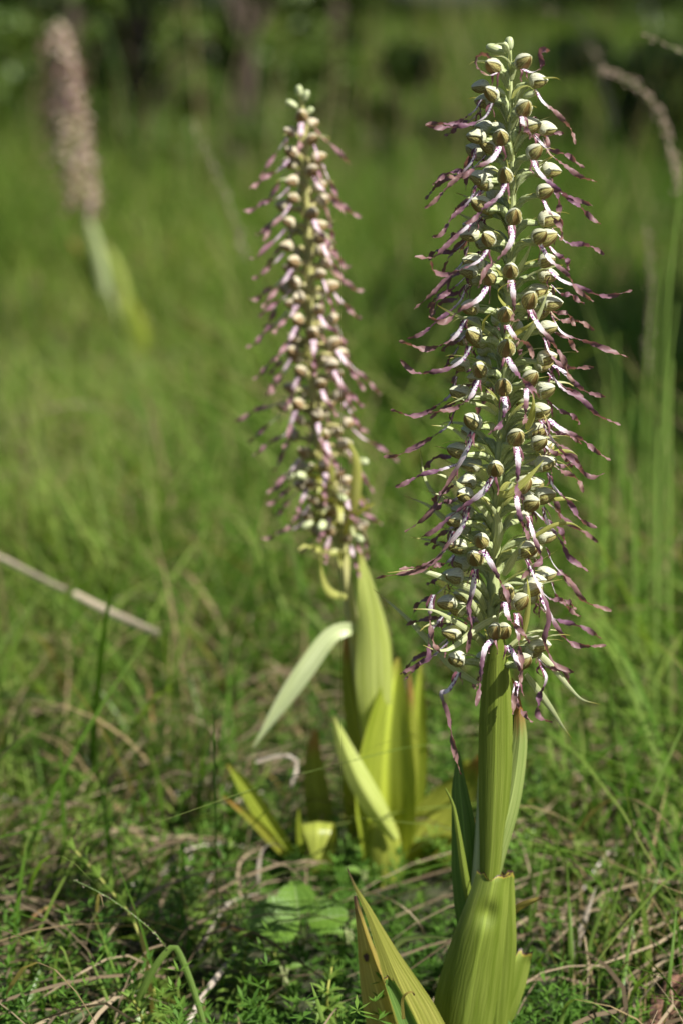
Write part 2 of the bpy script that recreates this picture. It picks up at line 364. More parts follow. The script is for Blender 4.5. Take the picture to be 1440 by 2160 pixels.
# near turf
x, y = scatter(42000, .95, 2.8, .85); kp = keep(x, y); n = len(x)
cl = vnoise(x * 9, y * 9, 3); dens = RNG.random(n) < .25 + .95 * cl; x, y, cl, kp = x[dens], y[dens], cl[dens], kp[dens]; n = len(x)
h = np.where((x < .02) & (y < 1.64), .62, 1) * (.034 + .085 * RNG.random(n) ** 1.6) * np.where(kp, 1, .32) * (.55 + .8 * cl) * np.where(y < 1.28, .55, 1) * np.where((np.abs(x - .0) < .12) & (y < 1.75), .65, 1)
patch_sun = np.clip(vnoise(x * 3.3, y * 3.3, 11) + .22 * np.clip(-x * 5 - .3, -.6, 1), 0, 1)  # random patches, plus sunlight painted as paler blades towards the left
parts.append(blades(x, y, h, .0006 + .0011 * RNG.random(n), RNG.normal(.2, .25, n), np.abs(RNG.normal(.3, .35, n)), RNG.random(n) * 6.283, 5,
                    np.clip(.7 * patch_sun + .6 * RNG.random(n) - .18, 0, 1), (RNG.random(n) < .10 + .24 * (patch_sun < .42)).astype(float), RNG.random(n) * .5))
# middle turf
x, y = scatter(46000, 2.2, 7.0, 1.25, .5); n = len(x); cl = vnoise(x * 5, y * 5, 4)
sun_tint = np.clip(vnoise(x * 1.7 + 3, y * 1.5, 21) + .08 + .5 * np.clip(-x * 3 - .2, -.8, 1), 0, 1)  # random tone, plus sunlight on the left painted into the blade colour
h = low(x, y, (.06 + .15 * RNG.random(n) ** 1.5) * (.3 + 1.15 * cl))
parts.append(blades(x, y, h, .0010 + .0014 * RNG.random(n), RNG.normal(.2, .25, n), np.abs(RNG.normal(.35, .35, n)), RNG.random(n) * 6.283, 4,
                    np.clip(.75 * sun_tint + .6 * RNG.random(n) - .18, 0, 1), (RNG.random(n) < .12).astype(float), RNG.random(n) * .5))
x, y = scatter(5200, 1.75, 5.0, .9, .4); n = len(x); cl = vnoise(x * 4 + 1, y * 4, 14); k = (RNG.random(n) < cl * 1.3) & ((np.abs(x + .02) > .11) | (y > 2.2)) & ((x > 0) | (y < 1.95) | (y > 2.35)); x, y, cl = x[k], y[k], cl[k]; n = len(x)
parts.append(blades(x, y, low(x, y, (.12 + .17 * RNG.random(n)) * (.5 + .8 * cl)), .0016 + .0016 * RNG.random(n), RNG.normal(.25, .25, n), np.abs(RNG.normal(.6, .45, n)), RNG.random(n) * 6.283, 7,
                    np.clip(.4 + .7 * RNG.random(n), 0, 1), (RNG.random(n) < .18).astype(float), RNG.random(n) * .8))
x, y = scatter(4200, 1.36, 2.6, .9, .1); k = (x > .15) | (x < -.075) | (y > 1.9); k &= (x > .15) | (y > 1.62) | (RNG.random(len(x)) < .42); k &= ~((np.abs(x - .08) < .11) & (y < 1.56)); k &= ~((x < -.02) & (x > -.36) & (y > 1.7) & (y < 1.95) & (RNG.random(len(x)) < .7)); x, y = x[k], y[k]; n = len(x); cl = vnoise(x * 8 + 4, y * 8, 17)
parts.append(blades(x, y, (.06 + .17 * RNG.random(n) ** 1.3) * (.45 + .95 * cl), .0011 + .0014 * RNG.random(n), RNG.normal(.2, .22, n), np.abs(RNG.normal(.5, .45, n)), RNG.random(n) * 6.283, 8,
                    np.clip(.15 + .7 * RNG.random(n), 0, 1), (RNG.random(n) < .1).astype(float), RNG.random(n) * .8))
field('short_grass', M_short, parts)
parts = []
x, y = scatter(16000, 2.3, 6.5, .9, .5); n = len(x); cl = vnoise(x * 3.2 + 9, y * 2.6, 6); k = RNG.random(n) < .15 + cl; x, y, cl = x[k], y[k], cl[k]; n = len(x)
h = low(x, y, (.12 + .24 * RNG.random(n) ** 1.3) * (.35 + .85 * cl) * np.clip(.55 + (y - 2.3) * .2, .4, 1.1))
parts.append(blades(x, y, h, .0009 + .0014 * RNG.random(n), RNG.normal(.10, .16, n), np.abs(RNG.normal(.22, .25, n)), RNG.random(n) * 6.283, 5,
                    np.clip(.6 * cl + .5 * RNG.random(n) - .1, 0, 1), (RNG.random(n) < .07).astype(float), RNG.random(n) * .3))
x, y = scatter(90000, 4.8, 21, 1.1, 1.8, .26); n = len(x); cl = vnoise(x * 1.3 + 2, y * .9, 8)
h = (.08 + .20 * RNG.random(n) ** 1.5) * (.4 + .9 * cl) * np.where((x < .15) & (y > 5.6) & (y < 8.5), .5, 1)
parts.append(blades(x, y, h, .002 + .0035 * RNG.random(n), RNG.normal(.12, .2, n), np.abs(RNG.normal(.25, .25, n)), RNG.random(n) * 6.283, 3,
                    np.clip(.6 * cl + .5 * RNG.random(n), 0, 1), (RNG.random(n) < .09).astype(float), RNG.random(n) * .3))
x, y = scatter(420, 5.2, 9.0, .8, .6, .2); n = len(x)
parts.append(blades(x, y, .35 + .35 * RNG.random(n), .0022 + .002 * RNG.random(n), RNG.normal(.08, .12, n), np.abs(RNG.normal(.15, .15, n)), RNG.random(n) * 6.283, 6, RNG.random(n), (RNG.random(n) < .55).astype(float), RNG.random(n) * .15))
field('tall_grass', M_tall, parts)

# matted dead stalks lying in the turf
def straws(x, y, L, arch, az, w, rnd, seg=6):
    n = len(x); t = np.linspace(0, 1, seg + 1); d = np.stack([np.cos(az), np.sin(az)], 1); s = np.stack([-d[:, 1], d[:, 0]], 1)
    wob = RNG.normal(0, .12, (n, 1)) * np.sin(t * 3.1)[None, :] + RNG.normal(0, .04, (n, 1)) * np.sin(t * 7)[None, :]
    XY = np.stack([x, y], 1)[:, None, :] + d[:, None, :] * (L[:, None] * t)[..., None] + s[:, None, :] * (wob * L[:, None])[..., None]
    skew = RNG.uniform(.6, 1.6, (n, 1))
    Z = gz(XY[..., 0], XY[..., 1]) + .006 + RNG.random((n, 1)) * .032 + arch[:, None] * np.sin(np.pi * t[None, :] ** skew)
    C = np.concatenate([XY, Z[..., None]], 2)
    tw = RNG.random((n, 1)) * 3.1 + RNG.normal(0, 1.0, (n, 1)) * t; side = np.concatenate([np.broadcast_to(s[:, None, :], (n, seg + 1, 2)) * np.cos(tw)[..., None], np.sin(tw)[..., None]], 2)
    ww = (w[:, None] * np.minimum(1, (1.05 - t) * 4)[None, :])[..., None]
    V = np.stack([C - side * ww, C + side * ww], 2).reshape(-1, 3)
    k = (np.arange(n)[:, None] * (2 * (seg + 1)) + np.arange(seg)[None, :] * 2).reshape(-1); F = np.stack([k, k + 1, k + 3, k + 2], 1)
    uv = np.broadcast_to(np.stack(np.broadcast_arrays(np.array([0., 1.])[None, None, :], t[None, :, None]), -1), (n, seg + 1, 2, 2)).reshape(-1, 2)
    return V, F, uv, np.repeat(rnd, 2 * (seg + 1)), np.ones(len(V))
x, y = scatter(11000, 1.0, 3.2, .9); k = keep(x, y); x, y = x[k], y[k]
hay = np.exp(-((x + .20) / .12) ** 2 - ((y - 1.53) / .16) ** 2) * 1.9 + np.exp(-((x - .18) / .09) ** 2 - ((y - 1.5) / .2) ** 2) * .9 + .45 * vnoise(x * 4, y * 4, 31) ** 1.5
k = RNG.random(len(x)) < .12 + hay; x, y = x[k], y[k]; n = len(x)
az = RNG.normal(.75, .6, n) + np.where(RNG.random(n) < .5, math.pi, 0)
field('dead_grass', M_straw, [straws(x, y, .05 + .15 * RNG.random(n), .005 + .035 * RNG.random(n) ** 2, az, .0005 + .0009 * RNG.random(n) ** 1.6, RNG.random(n))])

# small leafy herbs among the turf
def herbs(n, y0, y1, power=1.0):
    x, y = scatter(n, y0, y1, power); kp = keep(x, y)
    c = vnoise(x * 7 + 5, y * 7, 41); k = (RNG.random(len(x)) < .15 + 1.3 * (c - .25)) | ~kp; x, y, kp = x[k], y[k], kp[k]; n = len(x)
    h = (.02 + .055 * RNG.random(n)) * np.where(kp, 1, .55); az = RNG.random(n) * 6.283; lean = RNG.random(n) * .7
    tone = np.clip(vnoise(x * 5, y * 5, 43) * .8 + RNG.normal(.05, .15, n), 0, 1)
    V, F, U, R = [], [], [], []; off = 0
    nwh, npl = 6, 6
    for w in range(nwh):
        f = (w + 1.0) / nwh; bx = x + np.cos(az) * lean * h * f; by = y + np.sin(az) * lean * h * f; bz = gz(x, y) + h * f
        for p in range(npl):
            a = p * 6.283 / npl + w * .6 + RNG.normal(0, .3, n); el = RNG.normal(.45, .3, n); L = (.006 + .008 * RNG.random(n)) * (1.15 - .5 * f) * 1.25
            d = np.stack([np.cos(a) * np.cos(el), np.sin(a) * np.cos(el), np.sin(el)], 1); s = np.stack([-np.sin(a), np.cos(a), np.zeros(n)], 1)
            B = np.stack([bx, by, bz], 1); wd = (L * .115)[:, None]
            q = np.stack([B, B + d * (L * .5)[:, None] - s * wd, B + d * L[:, None], B + d * (L * .5)[:, None] + s * wd], 1).reshape(-1, 3)
            V.append(q); F.append(np.arange(n * 4).reshape(n, 4) + off); off += n * 4
            U.append(np.tile([[.5, .5], [0, .5], [.5, .7], [1, .5]], (n, 1))); R.append(np.repeat(np.clip(tone + .25 * f - .1, 0, 1), 4))
    V = np.vstack(V); return V, np.vstack(F), np.vstack(U), np.concatenate(R), np.zeros(len(V))
field('ground_herbs', M_herb, [herbs(4300, 1.15, 2.4, .85)])

# ------------------------------------------------------------------ shrubs and trees
def leaf_cloud(clumps, n, size, flat=.7):
    c = np.array([q[:3] for q in clumps]); r = np.array([q[3] for q in clumps]); p = r ** 2 / (r ** 2).sum()
    i = RNG.choice(len(clumps), n, p=p); d = unit(RNG.normal(size=(n, 3))); rr = r[i] * (RNG.random(n) ** .45)
    C = c[i] + d * rr[:, None] * np.array([1, 1, flat]); C = C[C[:, 2] > gz(C[:, 0], C[:, 1]) + .02]; n = len(C)
    a = unit(RNG.normal(size=(n, 3)) + np.array([0, 0, -.2])); b = unit(np.cross(a, RNG.normal(size=(n, 3)) + np.array([0, 0, 1.0])))
    L = size * (.6 + .8 * RNG.random(n))[:, None]; k = np.cross(a, b)
    V = np.stack([C, C + a * L * .5 - b * L * .28 + k * L * .06, C + a * L, C + a * L * .5 + b * L * .28 + k * L * .06], 1).reshape(-1, 3)
    return V, np.arange(n * 4).reshape(n, 4), np.tile([[.5, 0], [0, .5], [.5, 1], [1, .5]], (n, 1)), np.repeat(RNG.random(n), 4)
def shrub(name, label, cat, x, y, hgt, rad, n, size, mat, group, clumps=26, low=.12, trunk=.03):
    z = float(gz(x, y)); t = thing(name, label, cat, (x, y, z), group)
    cs = []
    for _ in range(clumps):
        a = random.random() * 6.283; q = random.random() ** .5 * rad; hh = low + (hgt - low) * random.random()
        q *= math.sin(math.pi * min(.95, .25 + .65 * hh / hgt)) ** .5
        cs.append((x + math.cos(a) * q, y + math.sin(a) * q, z + hh, rad * random.uniform(.15, .30)))
    V, F, U, R = leaf_cloud(cs, n, size); obj('crown', V, F, mat, t, (x, y, z + hgt * .5), U, {'rnd': R}, False)
    mb = MB()
    p0 = np.array([x, y, z - .05])
    mb.add(*tube_grid(spline([p0, p0 + [0.02 * hgt, .01, hgt * .4], p0 + [-.02 * hgt, 0, hgt * .85]], 8), [trunk, trunk * .7, trunk * .3], 7))
    for c in cs[::3]:
        e = np.array(c[:3]); st = p0 + np.array([0, 0, .05 + .45 * (e[2] - z)])
        mb.add(*tube_grid(spline([st, (st + e) / 2 + [0, 0, .06 * hgt], e], 6), [trunk * .45, trunk * .15], 5))
    mb.build('trunk', M_bark, t, (x, y, z))
    return t
gs = 'shrubs at the edge of the meadow'
shrub('shrub', 'dense dark green shrub at the far left edge of the meadow', 'shrub', -1.25, 7.9, 1.4, .50, 6000, .045, M_bush, gs, low=.06)
shrub('shrub', 'shaded shrub between the far left shrub and the dark one', 'shrub', -.98, 8.7, 1.4, .42, 5500, .045, M_bush, gs, low=.05)
shrub('shrub', 'dark shrub behind the spike of the distant orchid', 'shrub', -.66, 7.7, 1.5, .44, 7500, .042, M_bush, gs, low=.10)
shrub('shrub', 'lighter green shrub to the upper left of the middle orchid', 'shrub', -.30, 7.3, 1.2, .36, 7000, .042, M_bush, gs, low=.05)
shrub('shrub', 'leafy shrub just behind the top of the middle orchid', 'shrub', -.03, 8.1, 1.1, .34, 6000, .042, M_bush, gs, low=.05)
shrub('shrub', 'low dark shrub beyond the grass to the right of the front orchid', 'shrub', .92, 8.1, .30, .38, 3600, .035, M_bush, gs, clumps=16, low=.03, trunk=.012)
shrub('shrub', 'low olive shrub at the right edge of the meadow', 'shrub', 1.50, 9.4, .42, .40, 3600, .04, M_bush, gs, clumps=16, low=.04, trunk=.012)
shrub('tree', 'small unseen tree added at the right so that its shadow falls on the grass', 'tree', 2.72, 1.95, 3.2, 1.15, 12000, .10, M_tree, None, clumps=44, low=2.2, trunk=.08)  # added outside the view to cast shade on the right background
shrub('tree', 'second unseen tree added further back at the right to shade the meadow', 'tree', 3.55, 6.2, 3.9, 1.5, 12000, .12, M_tree, None, clumps=44, low=2.0, trunk=.12)  # also added out of view, darkens the far right grass
gt = 'trees along the far side of the meadow'
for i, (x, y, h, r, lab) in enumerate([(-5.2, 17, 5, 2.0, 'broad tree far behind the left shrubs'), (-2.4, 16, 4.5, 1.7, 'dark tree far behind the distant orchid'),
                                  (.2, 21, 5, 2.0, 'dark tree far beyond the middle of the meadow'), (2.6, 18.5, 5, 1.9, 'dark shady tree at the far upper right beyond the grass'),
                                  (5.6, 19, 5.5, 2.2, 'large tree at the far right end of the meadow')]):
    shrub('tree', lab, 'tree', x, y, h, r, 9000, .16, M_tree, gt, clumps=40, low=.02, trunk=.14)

# ------------------------------------------------------------------ orchid parts
def hood_mesh(seed, mat, L=.0136, Wd=.0054):
    rg = np.random.default_rng(seed); nr, ncol = 13, 13
    u = np.linspace(.01, .995, nr); V = []; uv = []; zone = []
    op0 = rg.uniform(.40, .50); nco, nci, ncs = 13, 5, 3
    for ui in u:                                             # pale outer shell, the striped petals set back under it, a slot with the column
        r = Wd * (math.sin(math.pi * ui ** .84) ** .60) * (1 - .10 * ui)
        op = 1.0 - (1 - op0) * max(0, min(1, (ui - .10) / .30)); op = min(op, .80); sl = .90 - .07 * ui
        a = np.r_[np.linspace(-op, op, nco), np.linspace(op, sl, nci), np.linspace(sl + .01, 2 - sl - .01, ncs), np.linspace(2 - sl, 2 - op, nci)] * math.pi
        zn = np.r_[np.zeros(nco), np.ones(nci), np.full(ncs, 1.5), np.ones(nci)]
        dip = .72 * min(1, max(0, (ui - .15) / .2))
        sc = np.where(zn == 0, 1.0, np.where(zn == 1, .88, 1 - .30 * dip)); xs = np.where(zn == 0, 1.0, .93)
        w = np.where(a > math.pi, 2 * math.pi - a, np.abs(a))
        ridge = 1 + .05 * np.cos(a * 3) - .06 * np.exp(-((w - .75) / .10) ** 2) - .05 * np.exp(-((w - 2.1) / .10) ** 2)
        V.append(np.stack([(ui - .5) * L * xs, np.sin(a) * r * sc * ridge, np.cos(a) * r * sc * ridge * 1.04 - .0020 * ui ** 2.2], 1))
        uv.append(np.stack([np.where(a > math.pi, a - 2 * math.pi, a) / (2 * math.pi) + .5, np.full(len(a), ui)], 1)); zone.append(zn)
    nall = len(a); V = np.vstack(V); F = grid_faces(nr, nall, True); uv = np.vstack(uv); zone = np.concatenate(zone).astype(float)
    # the column inside
    a, b = np.meshgrid(np.linspace(0, 2 * np.pi, 8, endpoint=False), np.linspace(.02, np.pi - .02, 6))
    E = np.stack([np.cos(b) * .0030 + .0004, np.sin(b) * np.cos(a) * .0016, np.sin(b) * np.sin(a) * .0016 - .0028], -1).reshape(-1, 3)
    F = np.vstack([F, grid_faces(6, 8, True, len(V))]); V = np.vstack([V, E]); uv = np.vstack([uv, np.full((len(E), 2), .5)]); zone = np.r_[zone, np.full(len(E), 2.0)]
    V = V * np.array([1, rg.uniform(.93, 1.07), rg.uniform(.95, 1.05)])
    return mesh('hood', V, F, mat, uv, {'zone': zone})
HOODS = {m: [hood_mesh(s, mat) for s in range(6)] for m, mat in ((1, M_hood), (2, M_hood2), (3, M_hood3))}
LIPM = {1: M_lip, 2: M_lip2, 3: M_lip3}; OVM = {1: M_ovary, 2: M_ovary2, 3: M_ovary2}
UPZ = np.array([0, 0, 1.0])

def leaf_grid(path, w, side, away, arc=0.0, fold=0.0, nc=9, wl=1.0, wr=1.0, wave=0.0, rag=0.0, seed=0, roll=0.0, dent=None, blot=None):
    n = len(path); rg = np.random.default_rng(seed)
    T = unit(np.gradient(path, axis=0)); s = np.linspace(-1, 1, nc)
    if len(w) != n: w = np.interp(np.linspace(0, 1, n), np.linspace(0, 1, len(w)), w)
    if side is None: side = unit(np.stack([T[:, 2], np.zeros(n), -T[:, 0]], 1))
    else: side = unit(np.asarray(side, float) - T * (T @ np.asarray(side, float))[:, None])
    away = unit(np.cross(T, side))
    if roll: side, away = side * math.cos(roll) + away * math.sin(roll), away * math.cos(roll) - side * math.sin(roll)
    if arc: lat = np.sin(s * abs(arc)) / math.sin(min(abs(arc), math.pi / 2)); dep = np.sign(arc) * (1 - np.cos(s * abs(arc))) / math.sin(min(abs(arc), math.pi / 2))
    else: lat = s; dep = np.zeros(nc)
    dep = dep + fold * np.abs(s); lat = np.where(s < 0, lat * wl, lat * wr)
    V = path[:, None, :] + side[:, None, :] * (lat[None, :] * w[:, None])[..., None] + away[:, None, :] * (dep[None, :] * w[:, None])[..., None]
    if wave:
        ph = rg.random(2) * 6.28; wv = np.sin(np.linspace(0, 9, n) + ph[0])[:, None] * np.where(s > 0, 1, 0)[None, :] + np.sin(np.linspace(0, 11, n) + ph[1])[:, None] * np.where(s < 0, 1, 0)[None, :]
        V = V + away[:, None, :] * (wv * (s ** 2)[None, :] * wave)[..., None]
    if dent:
        vv = np.linspace(0, 1, n)[:, None]; g = np.exp(-((vv - dent[1]) / .06) ** 2 - ((s[None, :] - dent[0]) / .34) ** 2); V = V + away[:, None, :] * (g * dent[2])[..., None]
    mark = np.zeros((n, nc))
    if blot: mark = mark + .9 * np.exp(-((np.linspace(0, 1, n)[:, None] - blot[1]) / blot[3]) ** 2 - ((s[None, :] - blot[0]) / blot[2]) ** 2)
    if rag:
        jag = rag * (1.5 * np.sin(np.linspace(0, 7, nc) + seed) + .9 * np.sin(np.linspace(0, 17, nc) + 2 * seed) + rg.normal(0, .25, nc)); V[-1] += T[-1] * jag[:, None] + away[-1] * (rag * np.cos(np.linspace(0, 11, nc)))[:, None]; mark[-1] = .80; V[-2] += T[-1] * (jag * .55)[:, None]; V[-3] += T[-1] * (jag * .2)[:, None]
    uv = np.stack(np.broadcast_arrays((s[None, :] + 1) / 2, np.linspace(0, 1, n)[:, None]), -1).reshape(-1, 2)
    return V.reshape(-1, 3), grid_faces(n, nc), uv, mark.reshape(-1)
AWAY = (0, 1, 0)
def leaf(parent, name, pts, w, mat, side=None, n=26, label=None, **kw):
    path = resample(spline(pts, 60), n); V, F, U, mk = leaf_grid(path, np.asarray(w, float), side, None, **kw)
    o = obj(name, V, F, mat, parent, pts[0], U, {'mark': mk})
    if label: o['label'] = label
    return o

def flower(plant, k, A, H, phi, tilt, size, lip, bract=None, lw=.0018, rg=random, lobes=True, yaw=0.0):
    """k: 1 the front orchid, 2 the middle one, 3 the distant one; A where it leaves the stem, H middle of the hood, phi its heading"""
    o = np.array([math.sin(phi + yaw), -math.cos(phi + yaw), 0]); ax = o * math.cos(tilt) + UPZ * math.sin(tilt)
    base = H - ax * .0064 * size
    mid = (A + base) / 2 + UPZ * .0035 - o * .001
    path = resample(spline([A, A + (mid - A) * .5 + UPZ * .001, mid, base], 20), 9)
    V, F, U = tube_grid(path, np.array([.0012, .0021, .0024, .0020, .0013]) * size, 9, rg.uniform(1.5, 3), .16, 3)
    f = obj('flower', V, F, OVM[k], plant, A, U)
    y_ = np.cross(UPZ, ax); y_ = unit(y_); z_ = np.cross(ax, y_)
    R = Matrix((ax, y_, z_)).transposed() @ Matrix.Rotation(rg.uniform(-.25, .25), 3, 'X') @ Matrix.Scale(size, 3)
    link('hood', rg.choice(HOODS[k]), f, H, R)
    n = 34 if k == 1 else (22 if k == 2 else 14)
    lip = resample(spline(lip, 60), n); t = np.linspace(0, 1, n)
    turns = rg.uniform(.55, 1.25) * rg.choice((1, -1)); tw = rg.uniform(-.25, .25) + np.where(t > .30, (t - .30) / .70, 0) ** 1.15 * turns * 2 * np.pi
    if k == 1:                                               # a slight corkscrew along the ribbon
        T = unit(np.gradient(lip, axis=0)); b1 = unit(np.cross(T, UPZ + .01)); b2 = np.cross(T, b1); am = .0006 * np.clip((t - .35) * 4, 0, 1)
        lip = lip + (b1 * np.cos(tw)[:, None] + b2 * np.sin(tw)[:, None]) * am[:, None]
    wd = np.interp(t, [0, .06, .14, .24, .34, .5, .75, .95, 1], [.75, 1.05, .9, .98, .72, .86, .98, .66, .25]) * lw * size
    if k == 1: wd = wd * (1 + .10 * np.sin(t * 95 + phi) * (t < .28) + .10 * np.sin(t * 23 + phi * 7) * (t > .4))
    V, F, U = ribbon_grid(lip, wd, o * .8 + UPZ * .6, tw, 5, -.22, .0005 * np.sin(t * 60 + phi * 3) * (t > .3))
    link_l = obj('lip', V, F, LIPM[k], f, lip[0], U)
    if lobes:
        sd = np.cross(UPZ, o)
        for sg in (-1, 1):
            p0 = lip[0] + sd * sg * .0012; L = rg.uniform(.006, .0105) * size; out_ = rg.uniform(.15, .55)
            q = [p0, p0 + sd * sg * L * .25 * out_ + o * L * .22 - UPZ * L * .3, p0 + sd * sg * L * .5 * out_ + o * L * rg.uniform(.0, .4) - UPZ * L * .7, p0 + sd * sg * L * rg.uniform(.1, .8) * out_ + o * L * rg.uniform(.0, .5) - UPZ * L * 1.05]
            pp = resample(spline(q, 20), 11); tt = np.linspace(0, 1, 11)
            V, F, U = ribbon_grid(pp, (.00085 * (1 - tt ** 2 * .85) + .00018 * np.sin(tt * 30)) * size, o, tt * rg.uniform(-2.5, 2.5), 3, -.3)
            obj('side_lobe', V, F, M_lobe if k == 1 else LIPM[k], f, p0, U)
    if bract:
        L, out_, dr = bract; a = phi + rg.uniform(-.35, .35); ob = np.array([math.sin(a), -math.cos(a), 0])
        q = [A - UPZ * .003, A + ob * L * .25 * out_ + UPZ * L * .22, A + ob * L * .58 * out_ + UPZ * L * .40, A + ob * L * (.85 * out_ + .1) + UPZ * L * (.58 - dr), A + ob * L * (1.0 * out_ + .1) + UPZ * L * (.66 - 1.9 * dr)]
        pp = resample(spline(q, 30), 16); V, F, U = ribbon_grid(pp, np.array([.0016, .0024, .0023, .0017, .0009, .0002]) * size, UPZ - ob * .5, np.linspace(0, rg.uniform(-.9, .9), 16), 5, .35)
        ob_ = obj('bract', V, F, M_bract, f, A, U, {'mark': np.zeros(len(V))})
    return f
def lobe():
    m = NT('side lobes'); uvv, u, v = m.uv(); c = m.mix(m.noise(m.pos(), 500, 2), (.09, .035, .045), (.24, .09, .11)); c = m.mix(m.step(v, .7, 1), c, (.22, .11, .08))
    return m.finish(c, .5, .25, c)
M_lobe = lobe()

def stem_part(plant, pts, rad, mat, n=40, k=12):
    path = resample(spline(pts, 120), n); V, F, U = tube_grid(path, rad, k, .6, .05, 4)
    return obj('stem', V, F, mat, plant, pts[-1] if pts[-1][2] < pts[0][2] else pts[0], U)

# ------------------------------------------------------------------ the front orchid
Y1 = 1.325; U1 = mmpx(Y1)
AX1 = np.array([(1073, 92), (1076, 250), (1080, 420), (1075, 560), (1068, 700), (1062, 850), (1052, 1000), (1042, 1150), (1037, 1300), (1030, 1500), (1012, 1850), (985, 2235)], float)
def ax1(py): return float(np.interp(py, AX1[:, 1], AX1[:, 0]))
base1 = P(985, 2245, Y1); base1[2] = float(gz(base1[0], Y1))
orchid1 = thing('lizard_orchid', 'tallest sharp lizard orchid in front with green sheathing leaves and long twisted purple lips', 'orchid', base1, 'lizard orchids in the meadow')
stem_part(orchid1, [P(a, b, Y1) for a, b in AX1] + [base1 - [0, 0, .01]], np.array([1.2, 1.6, 1.9, 2.3, 2.7, 3.2, 3.6, 4.0, 4.4, 4.8, 6.0, 8, 9]) * .001, M_stem, 60)

